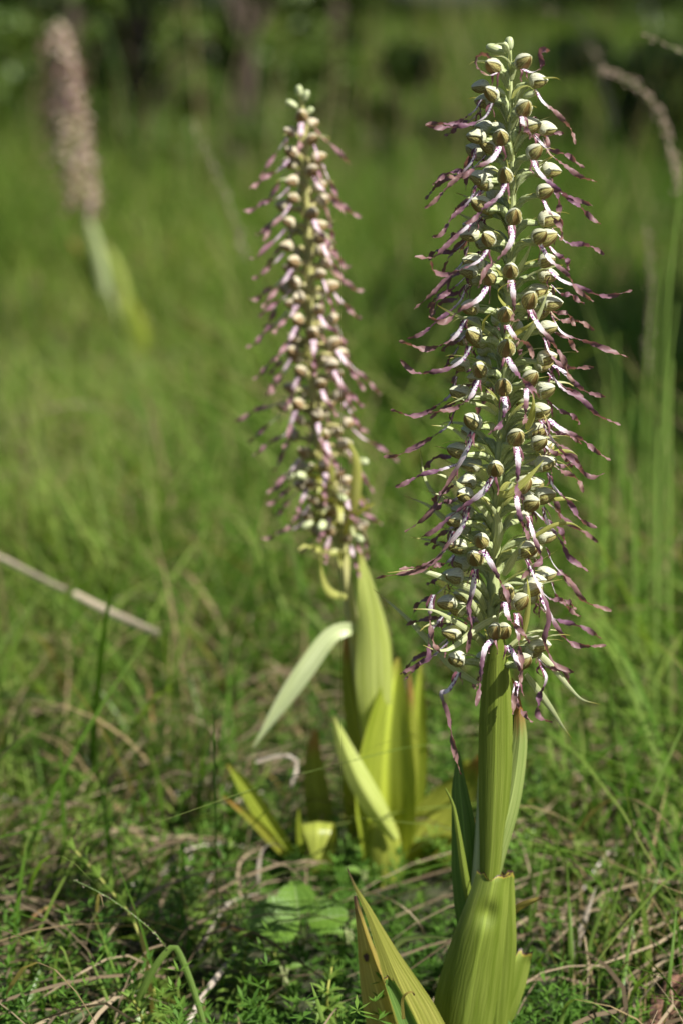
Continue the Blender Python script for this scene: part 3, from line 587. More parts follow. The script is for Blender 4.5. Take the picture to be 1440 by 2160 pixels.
CR = {1: (800, 60, 2.571), 2: (780, 480, 2.483), 3: (780, 900, 2.483), 4: (780, 1200, 2.483)}
def c2p(c, x, y): a, b, s = CR[c]; return a + x / s, b + y / s
FL = [
 (1, 612, 200, [(632, 238), (590, 252), (535, 215), (528, 165), (565, 145), (598, 160)]),
 (1, 780, 175, [(775, 218), (830, 235), (880, 200), (868, 140), (882, 118), (908, 125), (905, 105)]),
 (1, 545, 315, [(548, 385), (505, 450), (400, 512), (250, 522)]),
 (1, 605, 350, [(605, 405), (565, 480), (455, 530), (340, 535), (250, 520)]),
 (1, 858, 282, [(845, 330), (890, 400), (960, 455), (1025, 530), (1055, 630)]),
 (1, 780, 430, [(772, 475), (780, 530), (800, 570), (830, 590)]),
 (1, 770, 420, [(830, 480), (885, 540), (930, 575), (995, 572)], 1),
 (1, 905, 540, [(885, 590), (925, 680), (1030, 755), (1090, 800), (1175, 835)]),
 (1, 522, 585, [(520, 650), (490, 730), (385, 850), (310, 920), (240, 970)]),
 (1, 655, 585, [(652, 638), (610, 705), (510, 765), (430, 800), (365, 810)]),
 (1, 562, 540, None, 1),
 (1, 838, 665, [(830, 712), (870, 785), (960, 865), (1060, 930), (1155, 965)]),
 (1, 930, 768, [(905, 740), (940, 850), (975, 960), (980, 1080)], 1),
 (1, 680, 795, [(680, 838), (650, 900), (575, 970), (510, 1030), (455, 1050)]),
 (1, 530, 805, [(520, 850), (485, 930), (385, 1040), (330, 1110), (285, 1125)]),
 (1, 895, 880, [(885, 928), (930, 1010), (975, 1090), (990, 1150)]),
 (1, 545, 950, [(525, 1010), (470, 1075), (420, 1120), (300, 1240), (190, 1230)]),
 (1, 725, 1015, [(715, 1068), (715, 1150), (640, 1260), (560, 1320), (530, 1410)]),
 (2, 620, 55, [(612, 115), (570, 170), (480, 215), (390, 240), (325, 225), (312, 175)]),
 (2, 885, 40, [(892, 90), (945, 170), (1035, 245), (1080, 330), (1170, 388)]),
 (2, 520, 35, [(512, 100), (480, 180), (400, 270), (330, 350), (225, 425)]),
 (2, 735, 220, [(738, 275), (748, 350), (752, 430), (735, 485), (780, 490)]),
 (2, 925, 170, [(940, 222), (1005, 275), (1110, 315), (1240, 365), (1370, 325)]),
 (2, 615, 255, [(612, 305), (570, 370), (480, 430), (390, 490), (310, 462)]),
 (2, 515, 225, [(500, 300), (470, 380), (380, 470), (290, 540), (190, 580)]),
 (2, 835, 375, [(838, 430), (885, 515), (955, 600), (1005, 690), (1040, 770), (1075, 812)]),
 (2, 950, 395, [(950, 460), (1010, 550), (1140, 600), (1240, 645), (1350, 678)]),
 (2, 705, 450, [(718, 510), (760, 575), (825, 620), (845, 685)]),
 (2, 520, 415, [(498, 480), (450, 560), (380, 608), (270, 632), (148, 600)]),
 (2, 540, 560, [(520, 620), (480, 690), (380, 748), (240, 765), (160, 685)]),
 (2, 930, 525, [(912, 575), (940, 650), (990, 710), (1065, 735), (1170, 738)]),
 (2, 712, 625, [(715, 680), (760, 750), (825, 830), (890, 882)]),
 (2, 475, 575, [(462, 620), (420, 690), (390, 740)], 1),
 (2, 925, 680, [(935, 740), (1000, 835), (1120, 905), (1200, 985), (1310, 1038)]),
 (2, 570, 740, [(562, 798), (520, 890), (430, 945), (300, 980)]),
 (2, 470, 715, [(450, 780), (420, 870), (330, 940), (220, 985), (105, 960)]),
 (2, 840, 785, [(820, 840), (815, 940), (800, 1035)]),
 (2, 695, 830, [(702, 885), (705, 955), (670, 1040), (620, 1090)]),
 (2, 918, 845, [(955, 720), (1010, 750), (1060, 800), (1140, 865), (1230, 892)]),
 (2, 895, 955, [(892, 1005), (930, 1070), (985, 1150), (1060, 1225), (1150, 1300), (1230, 1290)]),
 (2, 470, 865, [(440, 950), (400, 1040), (260, 1130), (140, 1200), (70, 1205)]),
 (2, 535, 1010, [(535, 1070), (510, 1150), (440, 1280), (380, 1400), (320, 1480), (180, 1595)]),
 (3, 763, 50, [(765, 105), (775, 180), (768, 280), (762, 340), (810, 390)]),
 (3, 885, 80, [(935, -40), (1000, 10), (1100, 60), (1170, 125), (1260, 172)]),
 (3, 455, 122, [(470, 190), (390, 215), (260, 260), (128, 312)]),
 (3, 655, 215, [(642, 262), (590, 340), (510, 405), (420, 480), (345, 535), (265, 572)]),
 (3, 918, 188, [(928, 240), (960, 310), (1040, 395), (1090, 480), (1190, 525)]),
 (3, 800, 300, [(765, 350), (775, 430), (800, 520), (830, 600)]),
 (3, 845, 400, [(828, 465), (860, 580), (890, 680), (860, 740), (790, 795)]),
 (3, 915, 360, [(905, 420), (930, 500), (1000, 600), (1040, 690), (1145, 760)]),
 (3, 495, 355, [(510, 420), (475, 530), (390, 630), (260, 745), (30, 800)]),
 (3, 435, 485, [(430, 545), (390, 640), (300, 730), (150, 742)]),
 (3, 580, 592, [(590, 645), (640, 730), (700, 850), (735, 960)]),
 (3, 548, 682, [(550, 745), (535, 850), (515, 960), (530, 1060), (500, 1185)]),
 (3, 922, 567, [(920, 630), (965, 725), (1060, 820), (1130, 920), (1260, 970)]),
 (3, 828, 640, [(820, 690), (860, 780), (920, 910), (935, 1010), (910, 1100), (960, 1240), (1065, 1292)]),
 (3, 920, 770, [(940, 790), (985, 900), (1050, 955), (1100, 995)]),
 (3, 715, 862, [(705, 915), (725, 1000), (780, 1070), (840, 1130)]),
 (3, 785, 910, [(762, 975), (778, 1100), (785, 1230), (795, 1340)]),
 (3, 855, 845, [(890, 880), (930, 960), (1000, 1080), (1080, 1150), (1235, 1140)]),
 (3, 400, 920, [(380, 990), (310, 1080), (290, 1230), (150, 1295)]),
 (3, 440, 780, [(330, 880), (310, 980), (325, 1120), (370, 1180)]),
 (4, 655, 320, [(640, 370), (600, 420), (575, 560), (550, 720)]),
 (4, 450, 468, [(460, 540), (410, 630), (368, 655), (405, 760), (430, 900), (475, 1075)]),
 (4, 885, 395, [(890, 500), (925, 575), (880, 690), (880, 760), (950, 808)]),
 (4, 590, 470, [(580, 560), (560, 600), (530, 620)], 1),
 (4, 700, 320, [(720, 400), (770, 480), (790, 560), (750, 680), (740, 760)]),
 (4, 800, 480, [(770, 590), (760, 680), (800, 760), (855, 800)]),
]
def px_on_axis(py): return P(ax1(py), py, Y1)
def R1(py): return float(np.interp(py, [60, 150, 300, 600, 1000, 1500], [45, 62, 78, 96, 106, 108])) * U1
rg1 = random.Random(5)
for q in FL:
    c, hx, hy, lp = q[:4]; back = len(q) > 4
    px, py = c2p(c, hx, hy); S0 = px_on_axis(py); dx = (px - ax1(py)) * U1; R = max(R1(py), abs(dx) * 1.0)
    phi = math.asin(max(-1, min(1, dx / R)))
    if back: phi = math.pi - phi if phi > 0 else -math.pi - phi
    cph = math.cos(phi); H = P(px, py, Y1 - R * cph)
    A = px_on_axis(py + rg1.uniform(28, 50)) + np.array([math.sin(phi), -cph, 0]) * .002
    frac = min(1, max(0, (py - 80) / 1250)); size = rg1.uniform(.86, .98) * (.93 + .14 * frac)
    o = np.array([math.sin(phi), -cph, 0])
    if lp is None: pts = [H - UPZ * .005, H + o * .008 - UPZ * .015, H + o * .012 - UPZ * .035]
    else:
        q2 = [c2p(c, *a) for a in lp]; W0 = [P(a, b, Y1 - R * cph) for a, b in q2]
        planar = sum(np.linalg.norm(W0[i + 1] - W0[i]) for i in range(len(W0) - 1))
        tot = math.sqrt(max(0, rg1.uniform(.046, .052) ** 2 - planar ** 2)) * cph; tot = max(-.012, min(.022, tot * .8))
        pts = [P(a, b, Y1 - (R + .002) * cph - tot * (i / (len(q2) - 1))) for i, (a, b) in enumerate(q2)]
    if frac < .5: br = (rg1.uniform(.019, .031), rg1.uniform(.5, .95), rg1.uniform(0, .16))
    else: br = (rg1.uniform(.026, .046), rg1.uniform(.6, 1.0), rg1.uniform(.0, .25))
    flower(orchid1, 1, A, H, phi, math.radians(16 + 40 * max(0, cph) ** 1.5 + rg1.uniform(-9, 9)), size, pts, br, rg=rg1, yaw=rg1.uniform(-.18, .18))
for i in range(64):                                          # the flowers on the far side of the spike
    py = 205 + 1175 * ((i + rg1.random()) / 64) ** .92; phi = math.pi + rg1.uniform(-1.25, 1.25) if i % 2 else rg1.choice((-1, 1)) * rg1.uniform(1.1, 1.9); R = R1(py) * (rg1.uniform(.8, 1.02) if i % 2 else rg1.uniform(.55, .9))
    o = np.array([math.sin(phi), -math.cos(phi), 0]); S0 = px_on_axis(py); H = S0 + o * R; A = px_on_axis(py + 38) + o * .002
    L = rg1.uniform(.034, .050) if i % 2 else rg1.uniform(.014, .036); p0 = H - UPZ * .005 + o * .002; dn = rg1.uniform(.45, .9)
    pts = [p0, p0 + o * L * .25 - UPZ * L * .22, p0 + o * L * .52 - UPZ * L * .5 * dn, p0 + o * L * rg1.uniform(.6, .95) - UPZ * L * .85 * dn + [0, rg1.uniform(-.006, .006), 0]]
    frac = (py - 80) / 1250
    flower(orchid1, 1, A, H, phi, math.radians(rg1.uniform(15, 40)), rg1.uniform(.86, 1.02), pts, (.022 + .022 * frac, rg1.uniform(.5, 1.0), rg1.uniform(0, .2)), rg=rg1)
# closed buds at the tip of the spike
def bud(plant, p, d, L, r, mat=None):
    a, b = np.meshgrid(np.linspace(0, 2 * np.pi, 12, endpoint=False), np.linspace(.02, np.pi - .05, 9)); d = unit(np.asarray(d, float)); s = unit(np.cross(d, [0.3, 1, 0.1])); t = np.cross(d, s)
    rr = np.sin(b) ** .8 * r * (1 + .10 * np.cos(3 * a)); V = p + d * ((1 - np.cos(b)) / 2 * L)[..., None] + s * (rr * np.cos(a))[..., None] + t * (rr * np.sin(a))[..., None]
    uv = np.stack([a / 6.283, b / 3.1416], -1).reshape(-1, 2)
    return obj('bud', V.reshape(-1, 3), grid_faces(9, 12, True), mat or M_bud, plant, p, uv, {'mark': np.zeros(V.size // 3)})
M_bud = leaf_mat('bud', (.34, .40, .15), (.55, .58, .36), veins=6, trans=.15, rib=.3)
bud(orchid1, P(1072, 108, Y1), (.05, 0, 1), .0078, .0025)
bud(orchid1, P(1069, 112, Y1 - .003), (-.35, -.3, 1), .0065, .0019)
bud(orchid1, P(1066, 112, Y1 + .006), (-1, .2, .35), .0115, .0030)
bud(orchid1, P(1060, 165, Y1 - .004), (-.25, -.2, 1), .0085, .0019)
bud(orchid1, P(1064, 200, Y1 - .005), (-.9, -.3, .5), .0080, .0019)
bud(orchid1, P(1102, 205, Y1 - .005), (.8, -.3, .35), .0085, .0020)

# long bracts curving out of the spike
def bract(plant, c, pts, Ys, w, mat=M_bract, label=None):
    q = [P(*c2p(c, a, b), Y1 + d) for (a, b), d in zip(pts, Ys)] if c else [P(a, b, Y1 + d) for (a, b), d in zip(pts, Ys)]
    pp = resample(spline(q, 50), 24); V, F, U = ribbon_grid(pp, np.array([.55, .9, 1, .92, .75, .5, .25, .05]) * w * U1, (0.1, -1, .35), np.linspace(0, .5, 24), 7, -.28)
    o = obj('bract', V, F, mat, plant, q[0], U, {'mark': np.zeros(len(V))})
    if label: o['label'] = label
bract(orchid1, 1, [(700, 215), (705, 150), (680, 90), (630, 85), (600, 105)], [0, -.006, -.012, -.014, -.016], 3.2)
bract(orchid1, 1, [(712, 260), (705, 190), (670, 155), (620, 150)], [0, -.008, -.013, -.016], 3.2)
bract(orchid1, 1, [(715, 400), (740, 340), (790, 312), (830, 330), (850, 380)], [0, -.006, -.01, -.012, -.012], 4)
bract(orchid1, 4, [(660, 250), (560, 310), (430, 410), (350, 425), (275, 398)], [-.012, -.02, -.028, -.033, -.036], 7.5, M_bract)
bract(orchid1, 4, [(610, 430), (545, 345), (400, 250), (320, 215), (222, 210)], [-.005, -.014, -.024, -.028, -.03], 7)
bract(orchid1, 4, [(560, 600), (440, 520), (320, 390), (180, 245), (15, 105)], [-.004, .0, .006, .012, .018], 8.5)
bract(orchid1, 4, [(800, 370), (930, 490), (1040, 620), (1110, 685), (1205, 710)], [-.005, -.008, -.012, -.014, -.014], 7)
bract(orchid1, 4, [(815, 550), (880, 640), (950, 740), (1010, 830), (1055, 888)], [-.006, .0, .006, .01, .012], 8)
bract(orchid1, 4, [(605, 215), (560, 130), (440, 70), (260, 10), (90, 20)], [-.005, -.012, -.018, -.02, -.02], 8)
bract(orchid1, 4, [(590, 290), (560, 220), (500, 140), (400, 90)], [-.005, -.01, -.014, -.016], 7)
bract(orchid1, 3, [(640, 690), (675, 560), (655, 450), (590, 372)], [-.006, -.014, -.02, -.022], 10)
bract(orchid1, 3, [(640, 500), (530, 360), (400, 265), (285, 228)], [-.005, -.014, -.018, -.02], 7)
bract(orchid1, 3, [(610, 560), (470, 440), (310, 320), (255, 110)], [-.004, .004, .010, .014], 7)
bract(orchid1, 3, [(600, 640), (400, 490), (300, 410), (175, 360)], [-.003, .004, .008, .01], 8)
bract(orchid1, 3, [(640, 760), (480, 670), (330, 600), (215, 580)], [-.004, .002, .006, .008], 8)
bract(orchid1, 3, [(850, 580), (960, 518), (1050, 508), (1125, 548)], [-.012, -.014, -.013, -.01], 5, M_bract_y)
bract(orchid1, 3, [(940, 385), (1000, 378), (1050, 380), (1098, 395)], [-.012, -.012, -.01, -.01], 4.5, M_bract_y)
bract(orchid1, 3, [(960, 130), (1010, 128), (1050, 132), (1088, 152)], [-.010, -.01, -.01, -.01], 4.5, M_bract_y)
bract(orchid1, 3, [(668, 348), (720, 352), (790, 300), (850, 240), (908, 175)], [-.03, -.034, -.036, -.036, -.035], 9, M_bract_y)
bract(orchid1, 3, [(790, 1120), (820, 1000), (830, 880), (815, 760)], [-.018, -.022, -.026, -.026], 6.5, M_bract_y)
bract(orchid1, 3, [(700, 780), (750, 690), (790, 620), (820, 590)], [-.014, -.02, -.024, -.024], 9)
bract(orchid1, 2, [(760, 440), (700, 400), (668, 340), (710, 298), (765, 282)], [-.006, -.016, -.024, -.03, -.032], 4.5, M_bract_y)
bract(orchid1, 2, [(588, 540), (598, 490), (630, 450), (670, 418)], [-.018, -.022, -.025, -.026], 3.5, M_bract_y)
bract(orchid1, 2, [(720, 590), (770, 550), (820, 520), (872, 475)], [-.022, -.027, -.03, -.03], 5.5, M_bract_y)
bract(orchid1, 2, [(665, 930), (640, 890), (560, 870), (480, 895), (400, 930)], [-.008, -.018, -.024, -.026, -.026], 5)
bract(orchid1, 2, [(660, 980), (600, 940), (500, 905), (420, 885)], [-.006, -.014, -.018, -.02], 4.5)
bract(orchid1, 2, [(600, 1160), (510, 1110), (420, 1048), (320, 1035)], [-.006, -.014, -.018, -.02], 6)
bract(orchid1, 2, [(820, 1060), (845, 990), (855, 920), (848, 870)], [-.02, -.024, -.027, -.028], 8, M_bract_y)
bract(orchid1, 2, [(770, 640), (850, 520), (900, 420), (940, 300)], [-.006, -.012, -.014, -.014], 6)
bract(orchid1, 2, [(740, 280), (790, 200), (830, 120), (850, 60)], [-.004, -.01, -.014, -.014], 6)

# leaves of the front orchid
def L1(pts, w, mat, dY, **kw):                               # pixel spine, half width in pixels, offset from the stem plane
    q = [P(a, b, Y1 + (dY[i] if isinstance(dY, (list, tuple)) else dY)) for i, (a, b) in enumerate(pts)]
    return leaf(orchid1, 'leaf', q, np.array(w, float) * U1, mat, **kw)
L1([(968, 2240), (985, 2130), (1008, 2010), (1028, 1920), (1042, 1848)], [70, 73, 70, 64, 56, 47, 36], ML_fresh, [-.012, -.017, -.020, -.019, -.015], arc=.95, fold=.16, nc=21, n=60, dent=(.05, .81, .0040), rag=.0013, label='broad green sheathing leaf with a bitten purple edged top', seed=2)
L1([(1040, 2230), (1050, 2120), (1060, 2000), (1064, 1920), (1070, 1838)], [20, 26, 30, 30, 24, 14], ML_fresh, [-.004, -.006, -.008, -.008, -.006], arc=.6, nc=9, rag=.0008, seed=3, n=24)
L1([(1000, 2245), (1030, 2170), (1062, 2090), (1092, 2012)], [38, 44, 46, 44, 34], ML_fresh, [.004, .004, .006, .010], fold=.2, rag=.003, seed=9, nc=13, label='green leaf with a ragged purple bitten end')
L1([(1030, 1880), (1037, 1780), (1044, 1640), (1046, 1500), (1048, 1400), (1052, 1338)], [19, 26, 33, 37, 36, 30, 12], ML_fresh, [-.008, -.010, -.012, -.014, -.015, -.015], arc=.75, fold=.15, nc=15, n=34, label='long green leaf clasping the front of the stem')
L1([(1018, 1905), (1045, 1800), (1075, 1700), (1092, 1600), (1096, 1530), (1086, 1455), (1078, 1430)], [20, 24, 24, 22, 20, 17, 9, 1], ML_pale, [-.006, -.008, -.006, -.002, 0, 0, 0], fold=.45, nc=11, n=30, label='pale green leaf with a rusty brown tip right of the stem')
L1([(1040, 1850), (1062, 1720), (1078, 1600), (1080, 1500)], [16, 20, 18, 12, 3], ML_dark, [.006, .006, .004, .002], arc=.5)
L1([(985, 1990), (982, 1880), (978, 1760), (968, 1660), (966, 1585)], [18, 27, 31, 27, 18, 2], ML_dark, [.004, .004, .004, .006, .008], fold=.35, nc=11, label='dark green pointed leaf left of the stem')
L1([(993, 1925), (980, 1850), (966, 1760), (955, 1700), (938, 1662)], [7, 9, 8, 6, 4, 1.5], ML_fresh, [-.006, -.007, -.006, -.004, -.004], fold=.5, nc=7)
L1([(925, 2260), (884, 2160), (833, 2050), (780, 1930), (748, 1870), (732, 1832)], [54, 52, 46, 35, 22, 12, 5, 1], ML_yellow, [-.030, -.026, -.022, -.02, -.02, -.02], fold=.15, nc=11, label='yellow green leaf with a purple tip leaning left')
L1([(850, 2270), (815, 2160), (785, 2060), (765, 1970), (748, 1890)], [46, 48, 40, 25, 12, 3], ML_amber, [-.016, -.014, -.014, -.015, -.017], fold=.25, nc=15, n=40, blot=(-.15, .66, .5, .035), label='amber yellow half withered leaf with dark spots')
L1([(905, 2280), (876, 2200), (848, 2130), (828, 2085), (816, 2062)], [22, 23, 19, 15, 10], ML_dark, [-.055, -.052, -.050, -.05, -.052], arc=-1.0, nc=13, rag=.0010, seed=5, label='small rolled dark green leaf with a curled purple edge')
L1([(850, 2150), (848, 2110), (856, 2096), (868, 2092), (873, 2100)], [4, 3.5, 3, 2.5, 1.5], ML_edge if 'ML_edge' in globals() else ML_amber, [-.056, -.06, -.062, -.062, -.06], n=14, nc=5)
L1([(1075, 1935), (1092, 1915), (1118, 1903), (1142, 1893)], [7, 8, 7, 3], ML_amber, [.01, .006, .002, 0], fold=.4, nc=7, label='thin yellow leaf tip with a purple edge right of the sheath')

# ------------------------------------------------------------------ the middle orchid
Y2 = 1.62; U2 = mmpx(Y2)
AX2 = np.array([(633, 190), (640, 260), (645, 380), (650, 500), (653, 620), (656, 740), (664, 860), (682, 980), (706, 1080), (722, 1170), (738, 1290), (762, 1450), (790, 1650), (812, 1850)], float)
def ax2(py): return float(np.interp(py, AX2[:, 1], AX2[:, 0]))
base2 = P(815, 1870, Y2); base2[2] = float(gz(base2[0], Y2))
orchid2 = thing('lizard_orchid', 'slightly blurred lizard orchid in the middle with yellowing leaves and shorter pinkish lips', 'orchid', base2, 'lizard orchids in the meadow')
stem_part(orchid2, [P(a, b, Y2) for a, b in AX2] + [base2 - [0, 0, .01]], np.array([1.4, 1.8, 2.2, 2.6, 3.0, 3.3, 3.6, 4.0, 4.4, 4.8, 5, 5.5, 7, 8]) * .001, stalk_mat('older stem', (.36, .36, .12), (.44, .42, .18), (.28, .26, .07)), 50)
rg2 = random.Random(11)
def spike_flower(plant, k, py, phi, ax, Yp, U, Rpx, lipL, rg, size, br, lobes):
    o = np.array([math.sin(phi), -math.cos(phi), 0]); R = Rpx * U; H = P(ax(py), py, Yp) + o * R; A = P(ax(py + 24), py + 24, Yp) + o * .002
    L = lipL * rg.uniform(.85, 1.12); p0 = H - UPZ * .005 * size + o * .0025
    down = rg.uniform(.62, .98) if o[0] > -.3 else rg.uniform(.58, .85); fw = math.sqrt(1 - down ** 2 * .95)
    sx = np.array([rg.uniform(-.25, .25), 0, 0])
    pts = [p0, p0 + (o * fw * 1.1 + sx * .5) * L * .25 - UPZ * L * .20, p0 + (o * fw + sx) * L * .55 - UPZ * L * .5 * down, p0 + (o * fw + sx) * L * .8 - UPZ * L * .76 * down, p0 + (o * fw * 1.05 + sx) * L - UPZ * L * .93 * down + np.array([0, 0, rg.uniform(-.002, .004)])]
    return flower(plant, k, A, H, phi, math.radians(rg.uniform(15, 48)), size, pts, br, lw=.0023 if k == 2 else .0022, rg=rg, lobes=lobes)
npt = 98
for i in range(npt):
    f = (i + .5) / npt; py = 228 + 905 * f ** .80; phi = i * 2.39996 + rg2.uniform(-.5, .5)
    Rp = np.interp(py, [200, 300, 500, 800, 1000, 1150], [20, 32, 45, 55, 54, 44])
    spike_flower(orchid2, 2, py, phi, ax2, Y2, U2, Rp * rg2.uniform(.60, 1.2), .032 if py < 1000 else .025, rg2, rg2.uniform(.74, .94), (rg2.uniform(.014, .022), .8, rg2.uniform(0, .2)), i % 2 == 0)
for p, d, L, r in [((633, 205), (-.1, 0, 1), .008, .0026), ((640, 215), (.4, -.2, 1), .0085, .0024), ((628, 228), (-.8, -.2, .5), .009, .0026), ((642, 246), (.6, -.3, .6), .009, .0024)]:
    bud(orchid2, P(*p, Y2 - .002), d, L, r)
def leaf2(pts, w, mat, dY, parent=orchid2, Y=Y2, **kw):
    q = [P(a, b, Y + (dY[i] if isinstance(dY, (list, tuple)) else dY)) for i, (a, b) in enumerate(pts)]
    return leaf(parent, 'leaf', q, np.array(w, float) * mmpx(Y), mat, **kw)
leaf2([(790, 1560), (788, 1450), (786, 1350), (775, 1260), (758, 1160)], [24, 36, 40, 37, 28, 16, 2], ML_second_pale, [-.010, -.013, -.014, -.012, -.006], arc=.55, fold=-.1, wave=.0012, label='pale yellow upright leaf beside the stem with flower shadows painted as brown spots')  # its spots stand for shadows of the flowers, put into the leaf colour
leaf2([(775, 1640), (755, 1540), (735, 1430), (728, 1340)], [26, 28, 24, 14, 4], ML_olive, [.006, .006, .004, .002], fold=.3)
leaf2([(742, 1350), (748, 1330), (725, 1328), (692, 1348), (640, 1420), (585, 1500), (535, 1576)], [8, 14, 18, 20, 20, 18, 13, 7, 1], ML_glauc, [.0, -.006, -.010, -.014, -.02, -.024, -.026], fold=-.25, roll=.35, label='whitish withered leaf bent over and hanging to the left')
leaf2([(808, 1850), (812, 1740), (812, 1620), (822, 1500), (838, 1388)], [36, 50, 64, 64, 50, 30, 4], ML_second, [-.016, -.022, -.020, -.012, .002], arc=-.7, fold=-.28, wave=.0015, nc=15, label='tall yellow green keeled leaf in the centre of the plant')
leaf2([(835, 1800), (860, 1680), (874, 1560), (882, 1460), (886, 1398)], [26, 34, 34, 28, 16, 2], ML_second, [.0, .004, .006, .008, .012], arc=-.6, wave=.001)
leaf2([(848, 1780), (862, 1640), (866, 1520), (862, 1420)], [16, 20, 18, 12, 2], ML_olive, [-.004, -.004, -.002, 0], fold=.4)
leaf2([(834, 1772), (815, 1744), (790, 1705), (755, 1645), (726, 1578), (704, 1512)], [8, 20, 26, 26, 21, 13, 2], ML_second_pale, [-.040, -.040, -.040, -.036, -.03, -.026], fold=.45, label='narrow pale folded leaf leaning left at the front')
leaf2([(808, 1875), (808, 1800), (808, 1745), (812, 1722)], [40, 42, 40, 34, 24], ML_soft, [-.030, -.034, -.032, -.028], arc=.9, label='short yellow green sheath round the foot of the stem')
leaf2([(830, 1830), (880, 1760), (940, 1690), (990, 1620), (1012, 1590)], [30, 52, 60, 50, 28, 3], ML_olive, [.002, .006, .010, .006, -.004], arc=-.6, fold=-.1, wave=.002, roll=.25, label='broad leaf turning orange lying to the right')
leaf2([(835, 1850), (900, 1830), (970, 1770), (1010, 1730)], [26, 32, 28, 18, 3], ML_orange, [-.010, -.012, -.012, -.010], fold=.3)
leaf2([(610, 1800), (570, 1740), (525, 1670), (482, 1612)], [16, 20, 19, 15, 4], ML_second, [-.03, -.034, -.036, -.036], fold=-.35)
leaf2([(600, 1800), (550, 1745), (505, 1705), (472, 1680)], [8, 11, 10, 7, 2], ML_orange, [-.044, -.046, -.047, -.047], fold=-.3)
leaf2([(678, 1840), (674, 1770), (671, 1733), (670, 1752), (668, 1812)], [24, 32, 36, 34, 28, 8], ML_soft, [-.02, -.03, -.046, -.060, -.066], fold=-.15, side=(1, .05, 0), label='yellow green leaf rolled over towards the front')
leaf2([(690, 1800), (672, 1700), (662, 1610), (664, 1540)], [26, 30, 28, 20, 6], ML_olive, [.02, .022, .024, .024], fold=.2, label='dull olive leaf with a brown top')
leaf2([(640, 1800), (632, 1750), (630, 1705)], [10, 9, 5, 1], ML_second, -.03, n=12)
leaf2([(790, 1830), (765, 1740), (745, 1640), (735, 1560)], [26, 34, 34, 24, 4], ML_olive, [.012, .012, .012, .014], arc=-.6, label='olive leaf standing at the back left of the clump')
leaf2([(845, 1840), (905, 1740), (960, 1660), (985, 1600)], [26, 40, 44, 30, 4], ML_second, [.016, .02, .022, .02], arc=-.5, roll=.2, wave=.0015)
leaf2([(830, 1850), (870, 1800), (930, 1770), (985, 1775)], [26, 34, 32, 20, 3], ML_olive, [-.014, -.02, -.024, -.022], arc=-.5, roll=.5)
# withered bracts below the spike
for pts, w in [([(722, 1160), (690, 1165), (650, 1150), (630, 1160)], 7), ([(730, 1260), (700, 1250), (684, 1220), (676, 1170)], 9), ([(725, 1130), (745, 1090), (775, 1070), (790, 1062)], 7), ([(735, 1100), (748, 1050), (752, 980), (735, 930)], 12), ([(690, 960), (684, 930), (680, 905)], 13), ([(700, 1020), (696, 995), (694, 970)], 12)]:
    q = [P(a, b, Y2 - .012 - .006 * i) for i, (a, b) in enumerate(pts)]; pp = resample(spline(q, 30), 16)
    V, F, U = ribbon_grid(pp, np.array([.6, 1, 1, .7, .2]) * w * U2, (0.1, -1, .3), np.linspace(0, .6, 16), 5, -.3); obj('bract', V, F, M_bract_y, orchid2, q[0], U, {'mark': np.zeros(len(V))})

for i in range(20):                                          # pale straggling bracts and spent buds at the foot of its spike
    py = rg2.uniform(960, 1185); a = rg2.uniform(-1.7, 1.7); ob = np.array([math.sin(a), -math.cos(a), 0]); A = P(ax2(py), py, Y2) + ob * .003; L = rg2.uniform(.012, .026); dr = rg2.uniform(-.3, .7)
    q = [A, A + ob * L * .35 + UPZ * L * .25, A + ob * L * .75 + UPZ * L * (.3 - .5 * dr), A + ob * L + UPZ * L * (.25 - 1.1 * dr)]; pp = resample(spline(q, 30), 14)
    V, F, U = ribbon_grid(pp, np.array([.6, 1, .9, .6, .15]) * rg2.uniform(.0020, .0036), UPZ - ob * .6, np.linspace(0, rg2.uniform(-1.5, 1.5), 14), 5, .4); obj('bract', V, F, M_bract_y if i % 3 else M_bract, orchid2, A, U, {'mark': np.zeros(len(V))})
    if i % 3 == 0: bud(orchid2, A + ob * L * .9, ob + UPZ * rg2.uniform(-.4, .6), .010, .0030)

# ------------------------------------------------------------------ the distant orchid
Y3 = 3.9; U3 = mmpx(Y3)
AX3 = np.array([(124, 40), (134, 120), (148, 220), (163, 330), (180, 430), (205, 530), (240, 640), (280, 740), (300, 800)], float)
def ax3(py): return float(np.interp(py, AX3[:, 1], AX3[:, 0]))
base3 = P(300, 830, Y3); base3[2] = float(gz(base3[0], Y3))
orchid3 = thing('lizard_orchid', 'far out of focus lizard orchid leaning left at the upper left', 'orchid', base3, 'lizard orchids in the meadow')
stem_part(orchid3, [P(a, b, Y3) for a, b in AX3] + [base3 - [0, 0, .01]], np.array([2, 3, 3.5, 4, 5, 6, 7, 8, 8]) * .001, M_stem, 30, 8)
rg3 = random.Random(3)
for i in range(78):
    f = (i + .5) / 78; py = 52 + 385 * f; phi = i * 2.39996 + rg3.uniform(-.3, .3)
    Rp = np.interp(py, [40, 100, 250, 400, 450], [11, 19, 29, 33, 26])
    spike_flower(orchid3, 3, py, phi, ax3, Y3, U3, Rp * rg3.uniform(.6, 1.2), .028, rg3, rg3.uniform(1.15, 1.4), None, False)
leaf2([(222, 620), (208, 540), (192, 480), (182, 445)], [11, 13, 12, 9, 4], ML_glauc, [-.010, -.016, -.018, -.016], parent=orchid3, Y=Y3, arc=.6, label='pale sheath leaf just below the spike')
leaf2([(262, 690), (262, 620), (246, 560), (222, 515)], [8, 12, 11, 8, 3], ML_second_pale, [-.008, -.014, -.016, -.014], parent=orchid3, Y=Y3, arc=.5)
leaf2([(215, 620), (190, 570), (165, 530), (148, 505)], [12, 15, 13, 8, 2], ML_olive, [.008, .008, .008, .008], parent=orchid3, Y=Y3, fold=.3)
